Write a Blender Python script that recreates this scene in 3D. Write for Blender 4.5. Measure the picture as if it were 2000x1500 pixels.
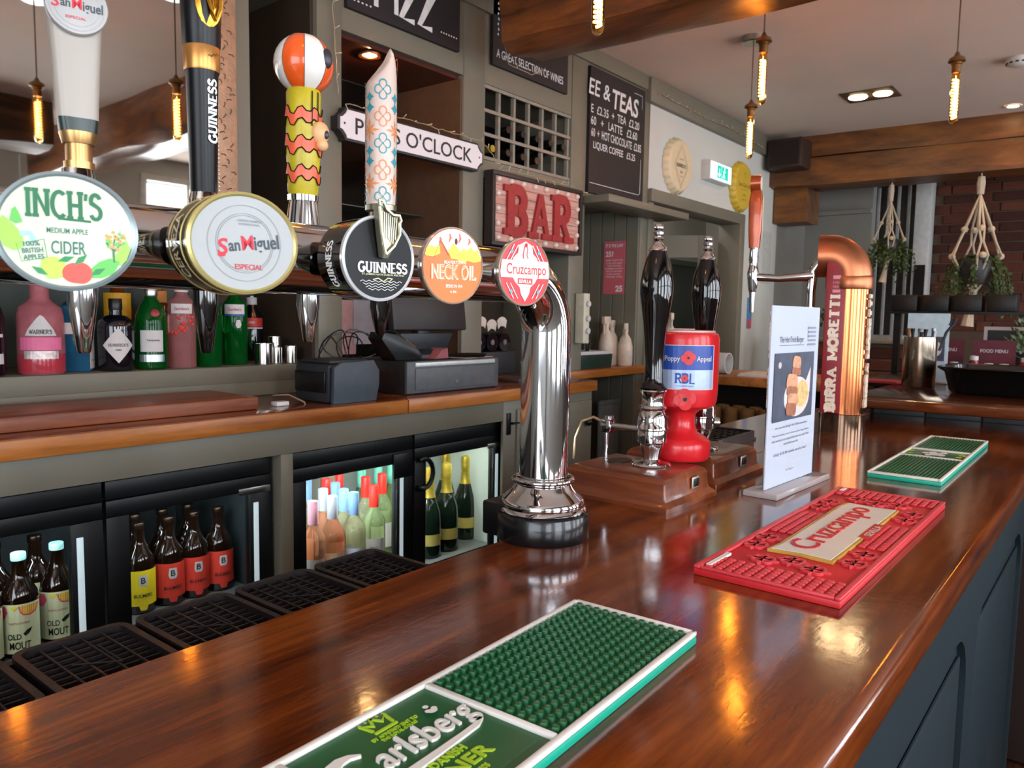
import bpy, bmesh, math, random
from mathutils import Vector, Matrix, noise
PI = math.pi
random.seed(7)
S = bpy.context.scene
for o in list(bpy.data.objects): bpy.data.objects.remove(o)
COL = S.collection
# ------------------------------------------------------------------ camera
CAM = Vector((0, 0, 1.4185)); YAW, PITCH, ROLL = math.radians(38.75), math.radians(5.1), math.radians(.95)
fw = Vector((math.cos(PITCH)*math.cos(YAW), math.cos(PITCH)*math.sin(YAW), -math.sin(PITCH)))
r0 = fw.cross(Vector((0, 0, 1))).normalized(); d0 = fw.cross(r0)
rt = math.cos(ROLL)*r0 - math.sin(ROLL)*d0; dn = fw.cross(rt)
cd = bpy.data.cameras.new('camera'); co = bpy.data.objects.new('camera', cd); COL.objects.link(co)
cd.sensor_width = 36; cd.lens = 27; cd.clip_start = .02; cd.clip_end = 100
m = Matrix.Identity(4)
for i, v in enumerate((rt, -dn, -fw)):
    for j in range(3): m[j][i] = v[j]
m.translation = CAM; co.matrix_world = m; S.camera = co
cd.dof.use_dof = True; cd.dof.focus_distance = 1.0; cd.dof.aperture_fstop = 16.0
def ray(u, v): return (u-1000)/1500*rt + (v-750)/1500*dn + fw
def Z(u, v, z): q = ray(u, v); return CAM + q*((z-CAM.z)/q.z)      # a measured point of the photo on a horizontal plane
def Y(u, v, y): q = ray(u, v); return CAM + q*(y/q.y)               # ... on a plane parallel to the back wall
def X(u, v, x): q = ray(u, v); return CAM + q*(x/q.x)               # ... on a plane across the room
# ------------------------------------------------------------------ world, lights, exposure
w = bpy.data.worlds.new('world'); S.world = w; w.use_nodes = True
wb = w.node_tree.nodes['Background']; wb.inputs[0].default_value = (.75, .87, 1, 1); wb.inputs[1].default_value = 1.2
S.view_settings.view_transform = 'Standard'; S.view_settings.look = 'None'
S.view_settings.exposure = 0.2; S.view_settings.gamma = 1; S.view_settings.use_curve_mapping = False
def area(name, loc, rot, sx, sy, power, col, spread=PI):
    l = bpy.data.lights.new(name, 'AREA'); l.shape = 'RECTANGLE'; l.size = sx; l.size_y = sy; l.energy = power; l.color = col; l.spread = spread
    o = bpy.data.objects.new(name, l); COL.objects.link(o); o.location = loc; o.rotation_euler = rot; return o
def point(name, loc, power, col, rad=.02):
    l = bpy.data.lights.new(name, 'POINT'); l.energy = power; l.color = col; l.shadow_soft_size = rad
    o = bpy.data.objects.new(name, l); COL.objects.link(o); o.location = loc; return o
WY = -2.4                                                           # window wall
WINS = [(-2.2, -1.0), (-.5, .55), (.95, 1.85), (2.25, 2.75), (3.15, 4.0), (4.8, 5.8)]
DAY = (.86, .92, 1.0)
for i, (a, b) in enumerate(WINS):
    area('window_daylight', ((a+b)/2, WY-.12, 1.75), (PI/2, 0, 0), b-a, 1.5, 46*(b-a), DAY)
area('window_daylight', (-2.62, -.6, 1.75), (PI/2, 0, -PI/2), 2.0, 1.4, 45, DAY)
WARM = (1, .55, .22)
def spot(name, loc, power, col, ang=110):
    l = bpy.data.lights.new(name, 'SPOT'); l.energy = power; l.color = col; l.shadow_soft_size = .005; l.spot_size = math.radians(ang); l.spot_blend = .6
    o = bpy.data.objects.new(name, l); COL.objects.link(o); o.location = loc; return o
# ------------------------------------------------------------------ materials
def lin(h):
    h = h.lstrip('#'); c = [int(h[i:i+2], 16)/255 for i in (0, 2, 4)]
    return tuple(x/12.92 if x <= .04045 else ((x+.055)/1.055)**2.4 for x in c) + (1,)
_M = {}
def M(name, col='#888888', rough=.5, metal=0, emit=0, ecol=None, trans=0, ior=1.45, var=.10, vs=30, bump=0, bs=200, coat=0, spec=.5, alpha=1):
    if name in _M: return _M[name]
    m = bpy.data.materials.new(name); m.use_nodes = True; nt = m.node_tree; N = nt.nodes; L = nt.links; b = N['Principled BSDF']
    c = lin(col)
    tc = N.new('ShaderNodeTexCoord'); nz = N.new('ShaderNodeTexNoise'); nz.inputs['Scale'].default_value = vs; nz.inputs['Detail'].default_value = 4
    L.new(tc.outputs['Object'], nz.inputs['Vector'])
    rp = N.new('ShaderNodeValToRGB'); rp.color_ramp.elements[0].position = .3; rp.color_ramp.elements[1].position = .7
    rp.color_ramp.elements[0].color = tuple(x*(1-var) for x in c[:3])+(1,); rp.color_ramp.elements[1].color = tuple(min(1, x*(1+var)) for x in c[:3])+(1,)
    L.new(nz.outputs['Fac'], rp.inputs[0]); L.new(rp.outputs[0], b.inputs['Base Color'])
    b.inputs['Roughness'].default_value = rough; b.inputs['Metallic'].default_value = metal; b.inputs['IOR'].default_value = ior
    b.inputs['Specular IOR Level'].default_value = spec
    if trans: b.inputs['Transmission Weight'].default_value = trans
    if coat: b.inputs['Coat Weight'].default_value = coat; b.inputs['Coat Roughness'].default_value = .05
    if alpha < 1: b.inputs['Alpha'].default_value = alpha
    if emit: b.inputs['Emission Color'].default_value = lin(ecol or col); b.inputs['Emission Strength'].default_value = emit
    if bump:
        n2 = N.new('ShaderNodeTexNoise'); n2.inputs['Scale'].default_value = bs; n2.inputs['Detail'].default_value = 3
        L.new(tc.outputs['Object'], n2.inputs['Vector']); bp = N.new('ShaderNodeBump'); bp.inputs['Strength'].default_value = bump; bp.inputs['Distance'].default_value = .002
        L.new(n2.outputs['Fac'], bp.inputs['Height']); L.new(bp.outputs[0], b.inputs['Normal'])
    _M[name] = m; return m
def WOOD(name, dark, light, rough=.3, axis='X', scale=1.0, coat=0, bump=.15, rip=0, stretch=14, third=None):
    if name in _M: return _M[name]
    m = bpy.data.materials.new(name); m.use_nodes = True; nt = m.node_tree; N = nt.nodes; L = nt.links; b = N['Principled BSDF']
    tc = N.new('ShaderNodeTexCoord'); mp = N.new('ShaderNodeMapping')
    sc = {'X': (1, stretch, stretch), 'Y': (stretch, 1, stretch), 'Z': (stretch, stretch, 1)}[axis]
    mp.inputs['Scale'].default_value = tuple(s*scale for s in sc); L.new(tc.outputs['Object'], mp.inputs[0])
    big = N.new('ShaderNodeTexNoise'); big.inputs['Scale'].default_value = 1.3; big.inputs['Detail'].default_value = 5; big.inputs['Distortion'].default_value = .9
    L.new(mp.outputs[0], big.inputs['Vector'])
    fine = N.new('ShaderNodeTexNoise'); fine.inputs['Scale'].default_value = 7; fine.inputs['Detail'].default_value = 7; fine.inputs['Roughness'].default_value = .7
    L.new(mp.outputs[0], fine.inputs['Vector'])
    mx = N.new('ShaderNodeMix'); mx.data_type = 'FLOAT'; mx.inputs[0].default_value = .38
    L.new(big.outputs['Fac'], mx.inputs[2]); L.new(fine.outputs['Fac'], mx.inputs[3])
    rp = N.new('ShaderNodeValToRGB'); e = rp.color_ramp.elements
    e[0].position = .36; e[0].color = lin(dark); e[1].position = .62; e[1].color = lin(light)
    if third: q = e.new(.5); q.color = lin(third)
    L.new(mx.outputs[0], rp.inputs[0]); L.new(rp.outputs[0], b.inputs['Base Color'])
    b.inputs['Roughness'].default_value = rough
    if coat: b.inputs['Coat Weight'].default_value = coat; b.inputs['Coat Roughness'].default_value = .06
    bp = N.new('ShaderNodeBump'); bp.inputs['Strength'].default_value = bump; bp.inputs['Distance'].default_value = .002
    L.new(fine.outputs['Fac'], bp.inputs['Height']); L.new(bp.outputs[0], b.inputs['Normal'])
    if rip:                                                         # ripples of the varnish
        n3 = N.new('ShaderNodeTexNoise'); n3.inputs['Scale'].default_value = 55; n3.inputs['Detail'].default_value = 4; L.new(tc.outputs['Object'], n3.inputs['Vector'])
        b3 = N.new('ShaderNodeBump'); b3.inputs['Strength'].default_value = rip; b3.inputs['Distance'].default_value = .002
        L.new(n3.outputs['Fac'], b3.inputs['Height']); L.new(bp.outputs[0], b3.inputs['Normal'])
        L.new(b3.outputs[0], b.inputs['Normal'])
        if coat: L.new(b3.outputs[0], b.inputs['Coat Normal'])
    _M[name] = m; return m
# ------------------------------------------------------------------ geometry helpers
def FR(o, x=(1, 0, 0), y=(0, 0, 1)):
    x = Vector(x).normalized(); y = Vector(y); z = x.cross(y).normalized(); y = z.cross(x)
    m = Matrix.Identity(4)
    for i, v in enumerate((x, y, z)):
        for j in range(3): m[j][i] = v[j]
    m.translation = Vector(o); return m
I4 = Matrix.Identity(4)
def T(x, y=0, z=0): return Matrix.Translation((x, y, z))
def RZ(a): return Matrix.Rotation(a, 4, 'Z')
def RX(a): return Matrix.Rotation(a, 4, 'X')
def RY(a): return Matrix.Rotation(a, 4, 'Y')
_TX = {}
def text_mesh(s, bold=0, res=3):
    k = (s, bold, res)
    if k in _TX: return _TX[k]
    c = bpy.data.curves.new('t', 'FONT'); c.body = s; c.align_x = 'CENTER'; c.align_y = 'CENTER'; c.resolution_u = res; c.offset = bold; c.size = 1
    o = bpy.data.objects.new('t', c); me = o.to_mesh()
    vs = [v.co.copy() for v in me.vertices]; fs = [tuple(p.vertices) for p in me.polygons]
    o.to_mesh_clear(); bpy.data.objects.remove(o); bpy.data.curves.remove(c)
    if vs:
        x0 = min(v.x for v in vs); x1 = max(v.x for v in vs); y0 = min(v.y for v in vs); y1 = max(v.y for v in vs)
        cx, cy = (x0+x1)/2, (y0+y1)/2
        vs = [Vector((v.x-cx, v.y-cy, 0)) for v in vs]
        _TX[k] = (vs, fs, x1-x0, y1-y0)
    else: _TX[k] = ([], [], 1, 1)
    return _TX[k]
# slab-serif capitals drawn as strokes on a 1 x 1 box: (width, [(polyline, closed)])
def arc(cx, cy, rx, ry, a0, a1, n=10): return [(cx+rx*math.cos(math.radians(a0+(a1-a0)*i/n)), cy+ry*math.sin(math.radians(a0+(a1-a0)*i/n))) for i in range(n+1)]
GL = {
 'I': (.34, [[(.17, 0), (.17, 1)]], [(.17, 0), (.17, 1)]),
 'N': (.78, [[(.12, 0), (.12, 1)], [(.12, 1), (.66, 0)], [(.66, 0), (.66, 1)]], [(.12, 0), (.12, 1), (.66, 1)]),
 'U': (.76, [[(.13, 1), (.13, .3)]+arc(.38, .3, .25, .3, 180, 360)+[(.63, 1)]], [(.13, 1), (.63, 1)]),
 'E': (.64, [[(.14, 0), (.14, 1)], [(.14, 1), (.58, 1)], [(.14, .52), (.48, .52)], [(.14, 0), (.6, 0)]], [(.14, 0), (.14, 1)]),
 'S': (.62, [arc(.31, .74, .22, .26, 20, 200, 9)+arc(.31, .26, .24, .26, 70, -160, 11)], []),
 'G': (.80, [arc(.42, .5, .34, .5, 50, 360, 16)+[(.76, .42), (.5, .42)]], []),
 'C': (.74, [arc(.42, .5, .34, .5, 50, 310, 14)], []),
 'O': (.80, [arc(.40, .5, .32, .5, 0, 360, 18)], []),
 'H': (.76, [[(.13, 0), (.13, 1)], [(.63, 0), (.63, 1)], [(.13, .5), (.63, .5)]], [(.13, 0), (.13, 1), (.63, 0), (.63, 1)]),
 'B': (.70, [[(.13, 0), (.13, 1)], [(.13, 1)]+arc(.38, .76, .2, .24, 90, -90, 8)+[(.13, .52)], [(.38, .52)]+arc(.38, .26, .24, .26, 90, -90, 8)+[(.13, 0)]], [(.10, 0), (.10, 1)]),
 'R': (.74, [[(.13, 0), (.13, 1)], [(.13, 1)]+arc(.38, .74, .22, .26, 90, -90, 8)+[(.13, .48)], [(.36, .48), (.64, 0)]], [(.13, 0), (.10, 1), (.66, 0)]),
 'A': (.78, [[(.1, 0), (.39, 1)], [(.39, 1), (.68, 0)], [(.2, .34), (.58, .34)]], [(.1, 0), (.68, 0)]),
 'M': (.94, [[(.12, 0), (.12, 1)], [(.12, 1), (.47, .2)], [(.47, .2), (.82, 1)], [(.82, 1), (.82, 0)]], [(.12, 0), (.12, 1), (.82, 1), (.82, 0)]),
 'T': (.72, [[(.36, 0), (.36, 1)], [(.05, 1), (.67, 1)]], [(.36, 0)]),
 'D': (.76, [[(.13, 0), (.13, 1)], [(.13, 1)]+arc(.32, .5, .32, .5, 90, -90, 12)+[(.13, 0)]], []),
 'W': (1.0, [[(.06, 1), (.28, 0)], [(.28, 0), (.5, .9)], [(.5, .9), (.72, 0)], [(.72, 0), (.94, 1)]], [(.08, 1), (.92, 1)]),
 'K': (.76, [[(.13, 0), (.13, 1)], [(.66, 1), (.18, .48)], [(.30, .58), (.66, 0)]], [(.13, 0), (.13, 1), (.64, 1), (.66, 0)]),
 "'": (.22, [[(.12, 1), (.08, .72)]], []), ' ': (.42, [], []),
}
class MB:
    def __init__(s): s.bm = bmesh.new()
    def _new(s, vs, fs, mt, mi):
        bv = [s.bm.verts.new(mt @ Vector(v)) for v in vs]; out = []
        for f in fs:
            try: q = s.bm.faces.new([bv[i] for i in f]); q.material_index = mi; out.append(q)
            except ValueError: pass
        return bv, out
    def box(s, x0, x1, y0, y1, z0, z1, bev=0, mi=0, mt=I4, seg=2):
        vs = [(x, y, z) for z in (z0, z1) for x, y in ((x0, y0), (x1, y0), (x1, y1), (x0, y1))]
        fs = [(3, 2, 1, 0), (4, 5, 6, 7), (0, 1, 5, 4), (1, 2, 6, 5), (2, 3, 7, 6), (3, 0, 4, 7)]
        bv, f = s._new(vs, fs, mt, mi)
        if bev:
            es = list({e for q in f for e in q.edges})
            r = bmesh.ops.bevel(s.bm, geom=es, offset=bev, segments=seg, affect='EDGES', profile=.5, material=mi)
        return s
    def prism(s, pts, z0, z1, mt=I4, mi=0, bev=0):
        n = len(pts); vs = [(p[0], p[1], z0) for p in pts]+[(p[0], p[1], z1) for p in pts]
        fs = [tuple(range(n-1, -1, -1)), tuple(range(n, 2*n))]+[(i, (i+1) % n, n+(i+1) % n, n+i) for i in range(n)]
        bv, f = s._new(vs, fs, mt, mi)
        if bev: bmesh.ops.bevel(s.bm, geom=list(f[1].edges), offset=bev, segments=2, affect='EDGES', profile=.5, material=mi)
        return s
    def lathe(s, prof, mt=I4, seg=32, mi=0, cap=True, sx=1, sy=1):
        rings = []
        for r, z in prof:
            if r < 1e-6: rings.append([s.bm.verts.new(mt @ Vector((0, 0, z)))])
            else: rings.append([s.bm.verts.new(mt @ Vector((sx*r*math.cos(2*PI*i/seg), sy*r*math.sin(2*PI*i/seg), z))) for i in range(seg)])
        for a, b in zip(rings, rings[1:]):
            for i in range(seg):
                j = (i+1) % seg
                if len(a) == 1 and len(b) == 1: continue
                if len(a) == 1: vs = (a[0], b[j], b[i])[::-1] if 0 else (a[0], b[j], b[i])
                elif len(b) == 1: vs = (a[i], a[j], b[0])
                else: vs = (a[i], a[j], b[j], b[i])
                try: f = s.bm.faces.new(vs); f.material_index = mi
                except ValueError: pass
        if cap:
            if len(rings[0]) > 1: s.bm.faces.new(rings[0][::-1]).material_index = mi
            if len(rings[-1]) > 1: s.bm.faces.new(rings[-1]).material_index = mi
        return s
    def cyl(s, p0, p1, r0, r1=None, seg=16, mi=0, mt=I4):
        r1 = r0 if r1 is None else r1; p0 = Vector(p0); p1 = Vector(p1); d = p1-p0
        q = d.to_track_quat('Z', 'Y').to_matrix().to_4x4(); q.translation = p0
        return s.lathe([(r0, 0), (r1, d.length)], mt @ q, seg, mi)
    def ball(s, c, r, mt=I4, mi=0, seg=16, sc=(1, 1, 1)):
        n = seg//2; pr = [(math.sin(PI*i/n), -math.cos(PI*i/n)) for i in range(n+1)]
        pr[0] = (0, -1); pr[-1] = (0, 1)
        return s.lathe(pr, mt @ Matrix.Translation(c) @ Matrix.Diagonal((r*sc[0], r*sc[1], r*sc[2], 1)), seg, mi)
    def tube(s, pts, r, seg=8, mi=0, mt=I4, closed=False, flat=1):
        P = [Vector(p) for p in pts]; n = len(P); R = r if isinstance(r, (list, tuple)) else [r]*n
        rings = []; up = None
        for i in range(n):
            a = P[(i-1) % n] if (closed or i) else P[i]; b = P[(i+1) % n] if (closed or i < n-1) else P[i]
            t = (b-a).normalized()
            if up is None:
                up = Vector((0, 0, 1)) if abs(t.z) < .9 else Vector((1, 0, 0))
            sd = t.cross(up)
            if sd.length < 1e-5: sd = t.orthogonal()
            sd.normalize(); up = sd.cross(t).normalized()
            rings.append([s.bm.verts.new(mt @ (P[i]+R[i]*(math.cos(2*PI*k/seg)*sd+flat*math.sin(2*PI*k/seg)*up))) for k in range(seg)])
        prs = list(zip(rings, rings[1:]))+([(rings[-1], rings[0])] if closed else [])
        for a, b in prs:
            for k in range(seg):
                f = s.bm.faces.new((a[k], b[k], b[(k+1) % seg], a[(k+1) % seg])); f.material_index = mi
        if not closed:
            s.bm.faces.new(rings[0]).material_index = mi; s.bm.faces.new(rings[-1][::-1]).material_index = mi
        return s
    def flat(s, pts, mt=I4, z=0, mi=0, fn=None):                    # thin printed shape
        vs = [Vector((p[0], p[1], z)) for p in pts]
        if fn: vs = [fn(v) for v in vs]
        s._new(vs, [tuple(range(len(vs)))], mt, mi); return s
    def disc(s, cx, cy, rx, ry=None, mt=I4, z=0, mi=0, n=24, fn=None):
        ry = rx if ry is None else ry
        return s.flat([(cx+rx*math.cos(2*PI*i/n), cy+ry*math.sin(2*PI*i/n)) for i in range(n)], mt, z, mi, fn)
    def stroke(s, pts, w, mt=I4, z=0, mi=0, fn=None, closed=False, h=0):  # flat ribbon of width w (h: raised)
        P = [Vector((p[0], p[1])) for p in pts]; n = len(P); L_ = []; R_ = []
        for i in range(n):
            a = P[i-1] if (i or closed) else P[i]; b = P[(i+1) % n] if (i < n-1 or closed) else P[i]
            t = (b-a)
            t = t.normalized() if t.length > 1e-9 else Vector((1, 0)); nn = Vector((-t.y, t.x))
            ww = w[i] if isinstance(w, (list, tuple)) else w
            k = 1
            if 0 < i < n-1:
                c = (P[i]-P[i-1]).normalized().dot(t) if (P[i]-P[i-1]).length > 1e-9 else 1; k = 1/max(.5, c)
            L_.append(P[i]+nn*ww/2*k); R_.append(P[i]-nn*ww/2*k)
        if h == 0:
            vs = [Vector((p.x, p.y, z)) for p in L_+R_]
            if fn: vs = [fn(v) for v in vs]
            m = n if closed else n-1
            s._new(vs, [(n+i, n+(i+1) % n, (i+1) % n, i) for i in range(m)], mt, mi)
        else:
            m = n if closed else n-1
            vs = [Vector((p.x, p.y, z+q)) for q in (0, h) for p in L_+R_]
            if fn: vs = [fn(v) for v in vs]
            fs = []
            for i in range(m):
                j = (i+1) % n
                fs += [(3*n+i, 3*n+j, 2*n+j, 2*n+i), (n+i, n+j, 3*n+j, 3*n+i), (j, i, 2*n+i, 2*n+j)]
            if not closed: fs += [(0, n, 3*n, 2*n), (n-1+n, n-1, 3*n-1, 4*n-1)]
            s._new(vs, fs, mt, mi)
        return s
    def text(s, t, w=None, h=None, mt=I4, z=0, mi=0, bold=0, sh=0, d=0, fn=None, res=3, c=(0, 0)):
        vs, fs, tw, th = text_mesh(t, bold, res)
        if not vs: return s
        if w is None: w = tw*h/th
        if h is None: h = th*w/tw
        kx, ky = w/tw, h/th
        f2 = lambda v, zz: Vector((v.x*kx+sh*v.y*ky+c[0], v.y*ky+c[1], zz))
        a = [f2(v, z+d) for v in vs]
        if fn: a = [fn(v) for v in a]
        bv, ff = s._new(a, fs, mt, mi)
        if d:
            r = bmesh.ops.extrude_face_region(s.bm, geom=ff)
            # the copy stays in front, the original goes to the back
            off = (mt.to_3x3() @ Vector((0, 0, -d))) if not fn else None
            for v in bv:
                if off is not None: v.co += off
        return s
    def serif(s, t, w, h, mt=I4, z=0, mi=0, th=.17, sl=.10, sw=.30, d=0, fn=None, c=(0, 0), sh=0, gap=.04):
        tw = sum(GL[ch][0]+gap for ch in t)-gap; kx = w/tw; x = -tw/2
        q = 0
        for ch in t:
            g = GL[ch]; q = 1-q
            def mp(p): return ((x+p[0])*kx+sh*(p[1]-.5)*h+c[0], (p[1]-.5)*h+c[1])
            tt = th*kx
            k = 0
            for pl in g[1]:
                k += 1
                ver = all(abs(pl[0][0]-p[0]) < .01 for p in pl); tk = tt if (ver or len(pl) > 3) else tt*.7
                if all(abs(pl[0][1]-p[1]) < .01 for p in pl): tk = min(tt, sl*h*1.2)
                s.stroke([mp((p[0], th*.3+p[1]*(1-th*.6))) for p in pl], tk, mt, z+k*2e-5, mi, fn, h=d)
            for p in g[2]:
                yy = sl/2 if p[1] < .5 else 1-sl/2
                s.stroke([mp((p[0]-sw/2, yy)), mp((p[0]+sw/2, yy))], sl*h, mt, z+1.2e-4*(h > .03)+1e-5, mi, fn, h=d)
            x += g[0]+gap
        return s
    def build(s, name, mats, parent=None, smooth=True, ang=40, kind=None, loc=None):
        me = bpy.data.meshes.new(name)
        s.bm.normal_update(); s.bm.to_mesh(me); s.bm.free()
        for m_ in (mats if isinstance(mats, (list, tuple)) else [mats]): me.materials.append(m_)
        if smooth:
            me.polygons.foreach_set('use_smooth', [True]*len(me.polygons)); me.set_sharp_from_angle(angle=math.radians(ang))
        o = bpy.data.objects.new(name, me); COL.objects.link(o)
        if parent: o.parent = parent
        if kind: o['kind'] = kind
        if loc: o.location = loc
        return o
def tag(o, label=None, cat=None, group=None, kind=None):
    if label: o['label'] = label
    if cat: o['category'] = cat
    if group: o['group'] = group
    if kind: o['kind'] = kind
    return o
def thing(name, label, cat, loc=(0, 0, 0), rz=0, group=None):
    o = bpy.data.objects.new(name, None); COL.objects.link(o); o.location = loc; o.rotation_euler = (0, 0, rz); o.empty_display_size = .05
    return tag(o, label, cat, group)
def copy_tree(o, parent=None):
    c = o.copy(); COL.objects.link(c); c.parent = parent
    for ch in [x for x in bpy.data.objects if x.parent == o]: copy_tree(ch, c)
    return c
def struct(mb, name, mats, **k): return tag(mb.build(name, mats, **k), kind='structure')
def circ(r, n=32, cx=0, cy=0, ry=None): return [(cx+r*math.cos(2*PI*i/n), cy+(ry or r)*math.sin(2*PI*i/n)) for i in range(n)]
def rrect(x0, x1, y0, y1, r, n=5):
    o = []
    for cx, cy, a in ((x1-r, y1-r, 0), (x0+r, y1-r, 90), (x0+r, y0+r, 180), (x1-r, y0+r, 270)):
        o += [(cx+r*math.cos(math.radians(a+90*i/n)), cy+r*math.sin(math.radians(a+90*i/n))) for i in range(n+1)]
    return o
CHROME = M('chrome', '#d8d8da', .06, 1, var=.02); STEEL = M('brushed_steel', '#b9b6b0', .28, 1, var=.05)
BLACK = M('black_plastic', '#0d0d0f', .35); BLACKG = M('gloss_black', '#080506', .06, coat=1); WHITE = M('white_plastic', '#cfccc8', .35, var=.03)
GOLD = M('gold_paint', '#c9a24a', .3, .7); DKGREY = M('dark_grey_plastic', '#2b2d31', .5)
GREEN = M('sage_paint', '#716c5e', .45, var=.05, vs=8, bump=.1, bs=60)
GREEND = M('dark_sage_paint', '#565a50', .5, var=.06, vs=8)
# ================================================================== the setting
CEIL = M('ceiling_paint', '#e0cdc0', .7, var=.03, vs=3); PLASTER = M('pale_plaster', '#c3c4be', .7, var=.03, vs=3)
OAK = WOOD('old_oak', '#3a1d0c', '#8a4f1f', .28, 'Y', 1.0, bump=.6, stretch=7, third='#6b3a16'); OAKX = WOOD('old_oak_long', '#2e1c12', '#6a4630', .5, 'X', 1.0, bump=.6, stretch=7)
OAKF = WOOD('oak_lintel', '#3f200e', '#82501f', .45, 'Y', 1.0, bump=.4, stretch=5)
FLOORM = WOOD('floor_wood', '#2a170d', '#5b3620', .35, 'X', 1.2)
struct(MB().box(-2.6, 9, WY, 3.6, 2.70, 2.75), 'ceiling', CEIL)
fl = struct(MB().box(-2.6, 9, WY, 3.6, -.06, -.012), 'floor', FLOORM)
for j in range(9):
    for i in range(3):
        x0 = 1.0+i*2.2+(j % 2)*1.1; y1 = .1-j*.14
        MB().box(x0, x0+2.19, y1-.134, y1, -.012, 0, .002, seg=1).build('plank', FLOORM, fl)
struct(MB().box(-2.6, 1.8, 1.0, 3.6, -.012, 0), 'floor_matting', M('dark_matting', '#1b1a19', .8))
# window wall on the customers' side, with sashes
ww = MB(); xs = [-2.6]+[v for p in WINS for v in p]+[9]
for i in range(0, len(xs), 2): ww.box(xs[i], xs[i+1], WY-.1, WY, 0, 2.70)
for a, b in WINS: ww.box(a, b, WY-.1, WY, 0, 1.0); ww.box(a, b, WY-.1, WY, 2.56, 2.70)
struct(ww, 'wall_window_side', PLASTER)
for n, (a, b) in enumerate(WINS):
    f = MB()
    for x in (a, b-.05): f.box(x, x+.05, WY-.06, WY+.02, 1.0, 2.56)
    for z in (1.0, 2.51, 1.76): f.box(a+.05, b-.05, WY-.05, WY+.01, z, z+.05)
    if b-a > .7: f.box((a+b)/2-.015, (a+b)/2+.015, WY-.045, WY+.005, 1.05, 2.51)
    struct(f, 'window_%d' % (n+1), M('window_frame_paint', '#d9d8d2', .4))
wl = MB().box(-2.7, -2.6, WY, -1.6, 0, 2.7).box(-2.7, -2.6, .4, 3.6, 0, 2.7).box(-2.7, -2.6, -1.6, .4, 0, 1.0).box(-2.7, -2.6, -1.6, .4, 2.45, 2.7)
struct(wl, 'wall_left', PLASTER)
struct(MB().box(-2.6, 9, 3.6, 3.65, 0, 2.7), 'wall_behind', GREEND)
# ------------------------------------------------------------------ beams
def old_beam(name, x0, x1, y0, y1, z0, z1, ax, mat, amp=.02, seed=1, n=26, skew=0):
    mb = MB(); L = (y1-y0) if ax == 'Y' else (x1-x0); rings = []
    for i in range(n+1):
        t = i/n; s = []
        cs = [(-1, -1), (-.5, -1.03), (0, -1.05), (.5, -1.03), (1, -.98), (1.02, 0), (1, 1), (-1, 1), (-1.02, 0)]
        for k, (a, b) in enumerate(cs):
            w_ = noise.noise(Vector((t*L*2.2+seed*7, k*.7, seed)))*amp; h_ = noise.noise(Vector((t*L*1.6, k*.5+9, seed*3)))*amp*(1.6 if b < -.5 else .0)
            if ax == 'Y': s.append(mb.bm.verts.new(((x0+x1)/2+a*(x1-x0)/2+w_+skew*(.5-t), y0+t*L, (z0+z1)/2+b*(z1-z0)/2+h_)))
            else: s.append(mb.bm.verts.new((x0+t*L, (y0+y1)/2+a*(y1-y0)/2+w_, (z0+z1)/2+b*(z1-z0)/2+h_)))
        rings.append(s)
    for a, b in zip(rings, rings[1:]):
        for k in range(9): mb.bm.faces.new((a[k], a[(k+1) % 9], b[(k+1) % 9], b[k]) if ax == 'X' else (a[(k+1) % 9], a[k], b[k], b[(k+1) % 9]))
    mb.bm.faces.new(rings[0]); mb.bm.faces.new(rings[-1][::-1])
    return struct(mb, name, mat, ang=35)
old_beam('ceiling_beam', 2.26, 2.52, WY, 1.86, 2.40, 2.705, 'Y', OAK, .028, 1, 40, skew=.08)
old_beam('ceiling_beam', -2.6, 2.04, -1.50, -1.20, 2.42, 2.705, 'X', OAKX, .03, 2, 34)
old_beam('ceiling_beam', 5.66, 5.95, -1.3, 2.12, 2.555, 2.705, 'Y', OAKF, .008, 3, 20, skew=.22)
old_beam('ceiling_beam', 5.64, 5.98, -1.3, 2.12, 2.36, 2.545, 'Y', OAKF, .012, 4, 20, skew=.22)
old_beam('oak_bracket', 5.62, 5.9, 1.86, 2.09, 2.12, 2.36, 'Y', OAKF, .006, 5, 4)
# ------------------------------------------------------------------ back wall of posts and bays (face y = 2.10, bays 0.35 deep)
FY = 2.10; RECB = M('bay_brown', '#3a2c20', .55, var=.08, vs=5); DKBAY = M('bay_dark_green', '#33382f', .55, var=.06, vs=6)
bw = MB()
for a, b in ((1.587, 1.687), (2.286, 2.41), (3.03, 3.157), (3.70, 3.77)): bw.box(a, b, FY, 2.5, 0, 2.70, .004)
bw.box(-2.6, 1.587, FY+.02, 2.5, 2.45, 2.70)                        # header above the mirror
bw.box(1.687, 2.286, FY+.005, 2.5, 2.352, 2.70); bw.box(2.41, 3.03, FY+.005, 2.5, 2.352, 2.70)
bw.box(2.41, 3.03, FY+.005, 2.16, 1.98, 2.050)
bw.box(3.157, 3.70, FY+.004, 2.5, 2.0, 2.70)
bw.box(1.278, 1.342, FY, 2.16, 1.60, 2.45)
struct(bw, 'wall_back', GREEN)
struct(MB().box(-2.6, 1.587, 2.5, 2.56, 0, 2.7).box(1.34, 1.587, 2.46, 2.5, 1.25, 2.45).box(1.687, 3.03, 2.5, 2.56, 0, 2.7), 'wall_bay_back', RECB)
struct(MB().box(1.575, 1.587, FY+.02, 2.46, 1.26, 2.45), 'trim_1', RECB)
pan = MB()
for k in range(7): pan.box(3.159+k*.0775, 3.159+k*.0775+.0745, 2.47, 2.5, 0, 2.0, .004, seg=1)
struct(pan, 'trim_2', GREEN)
struct(MB().box(3.157, 3.70, 2.49, 2.56, 0, 2.0), 'wall_teas_bay', GREEND)
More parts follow.
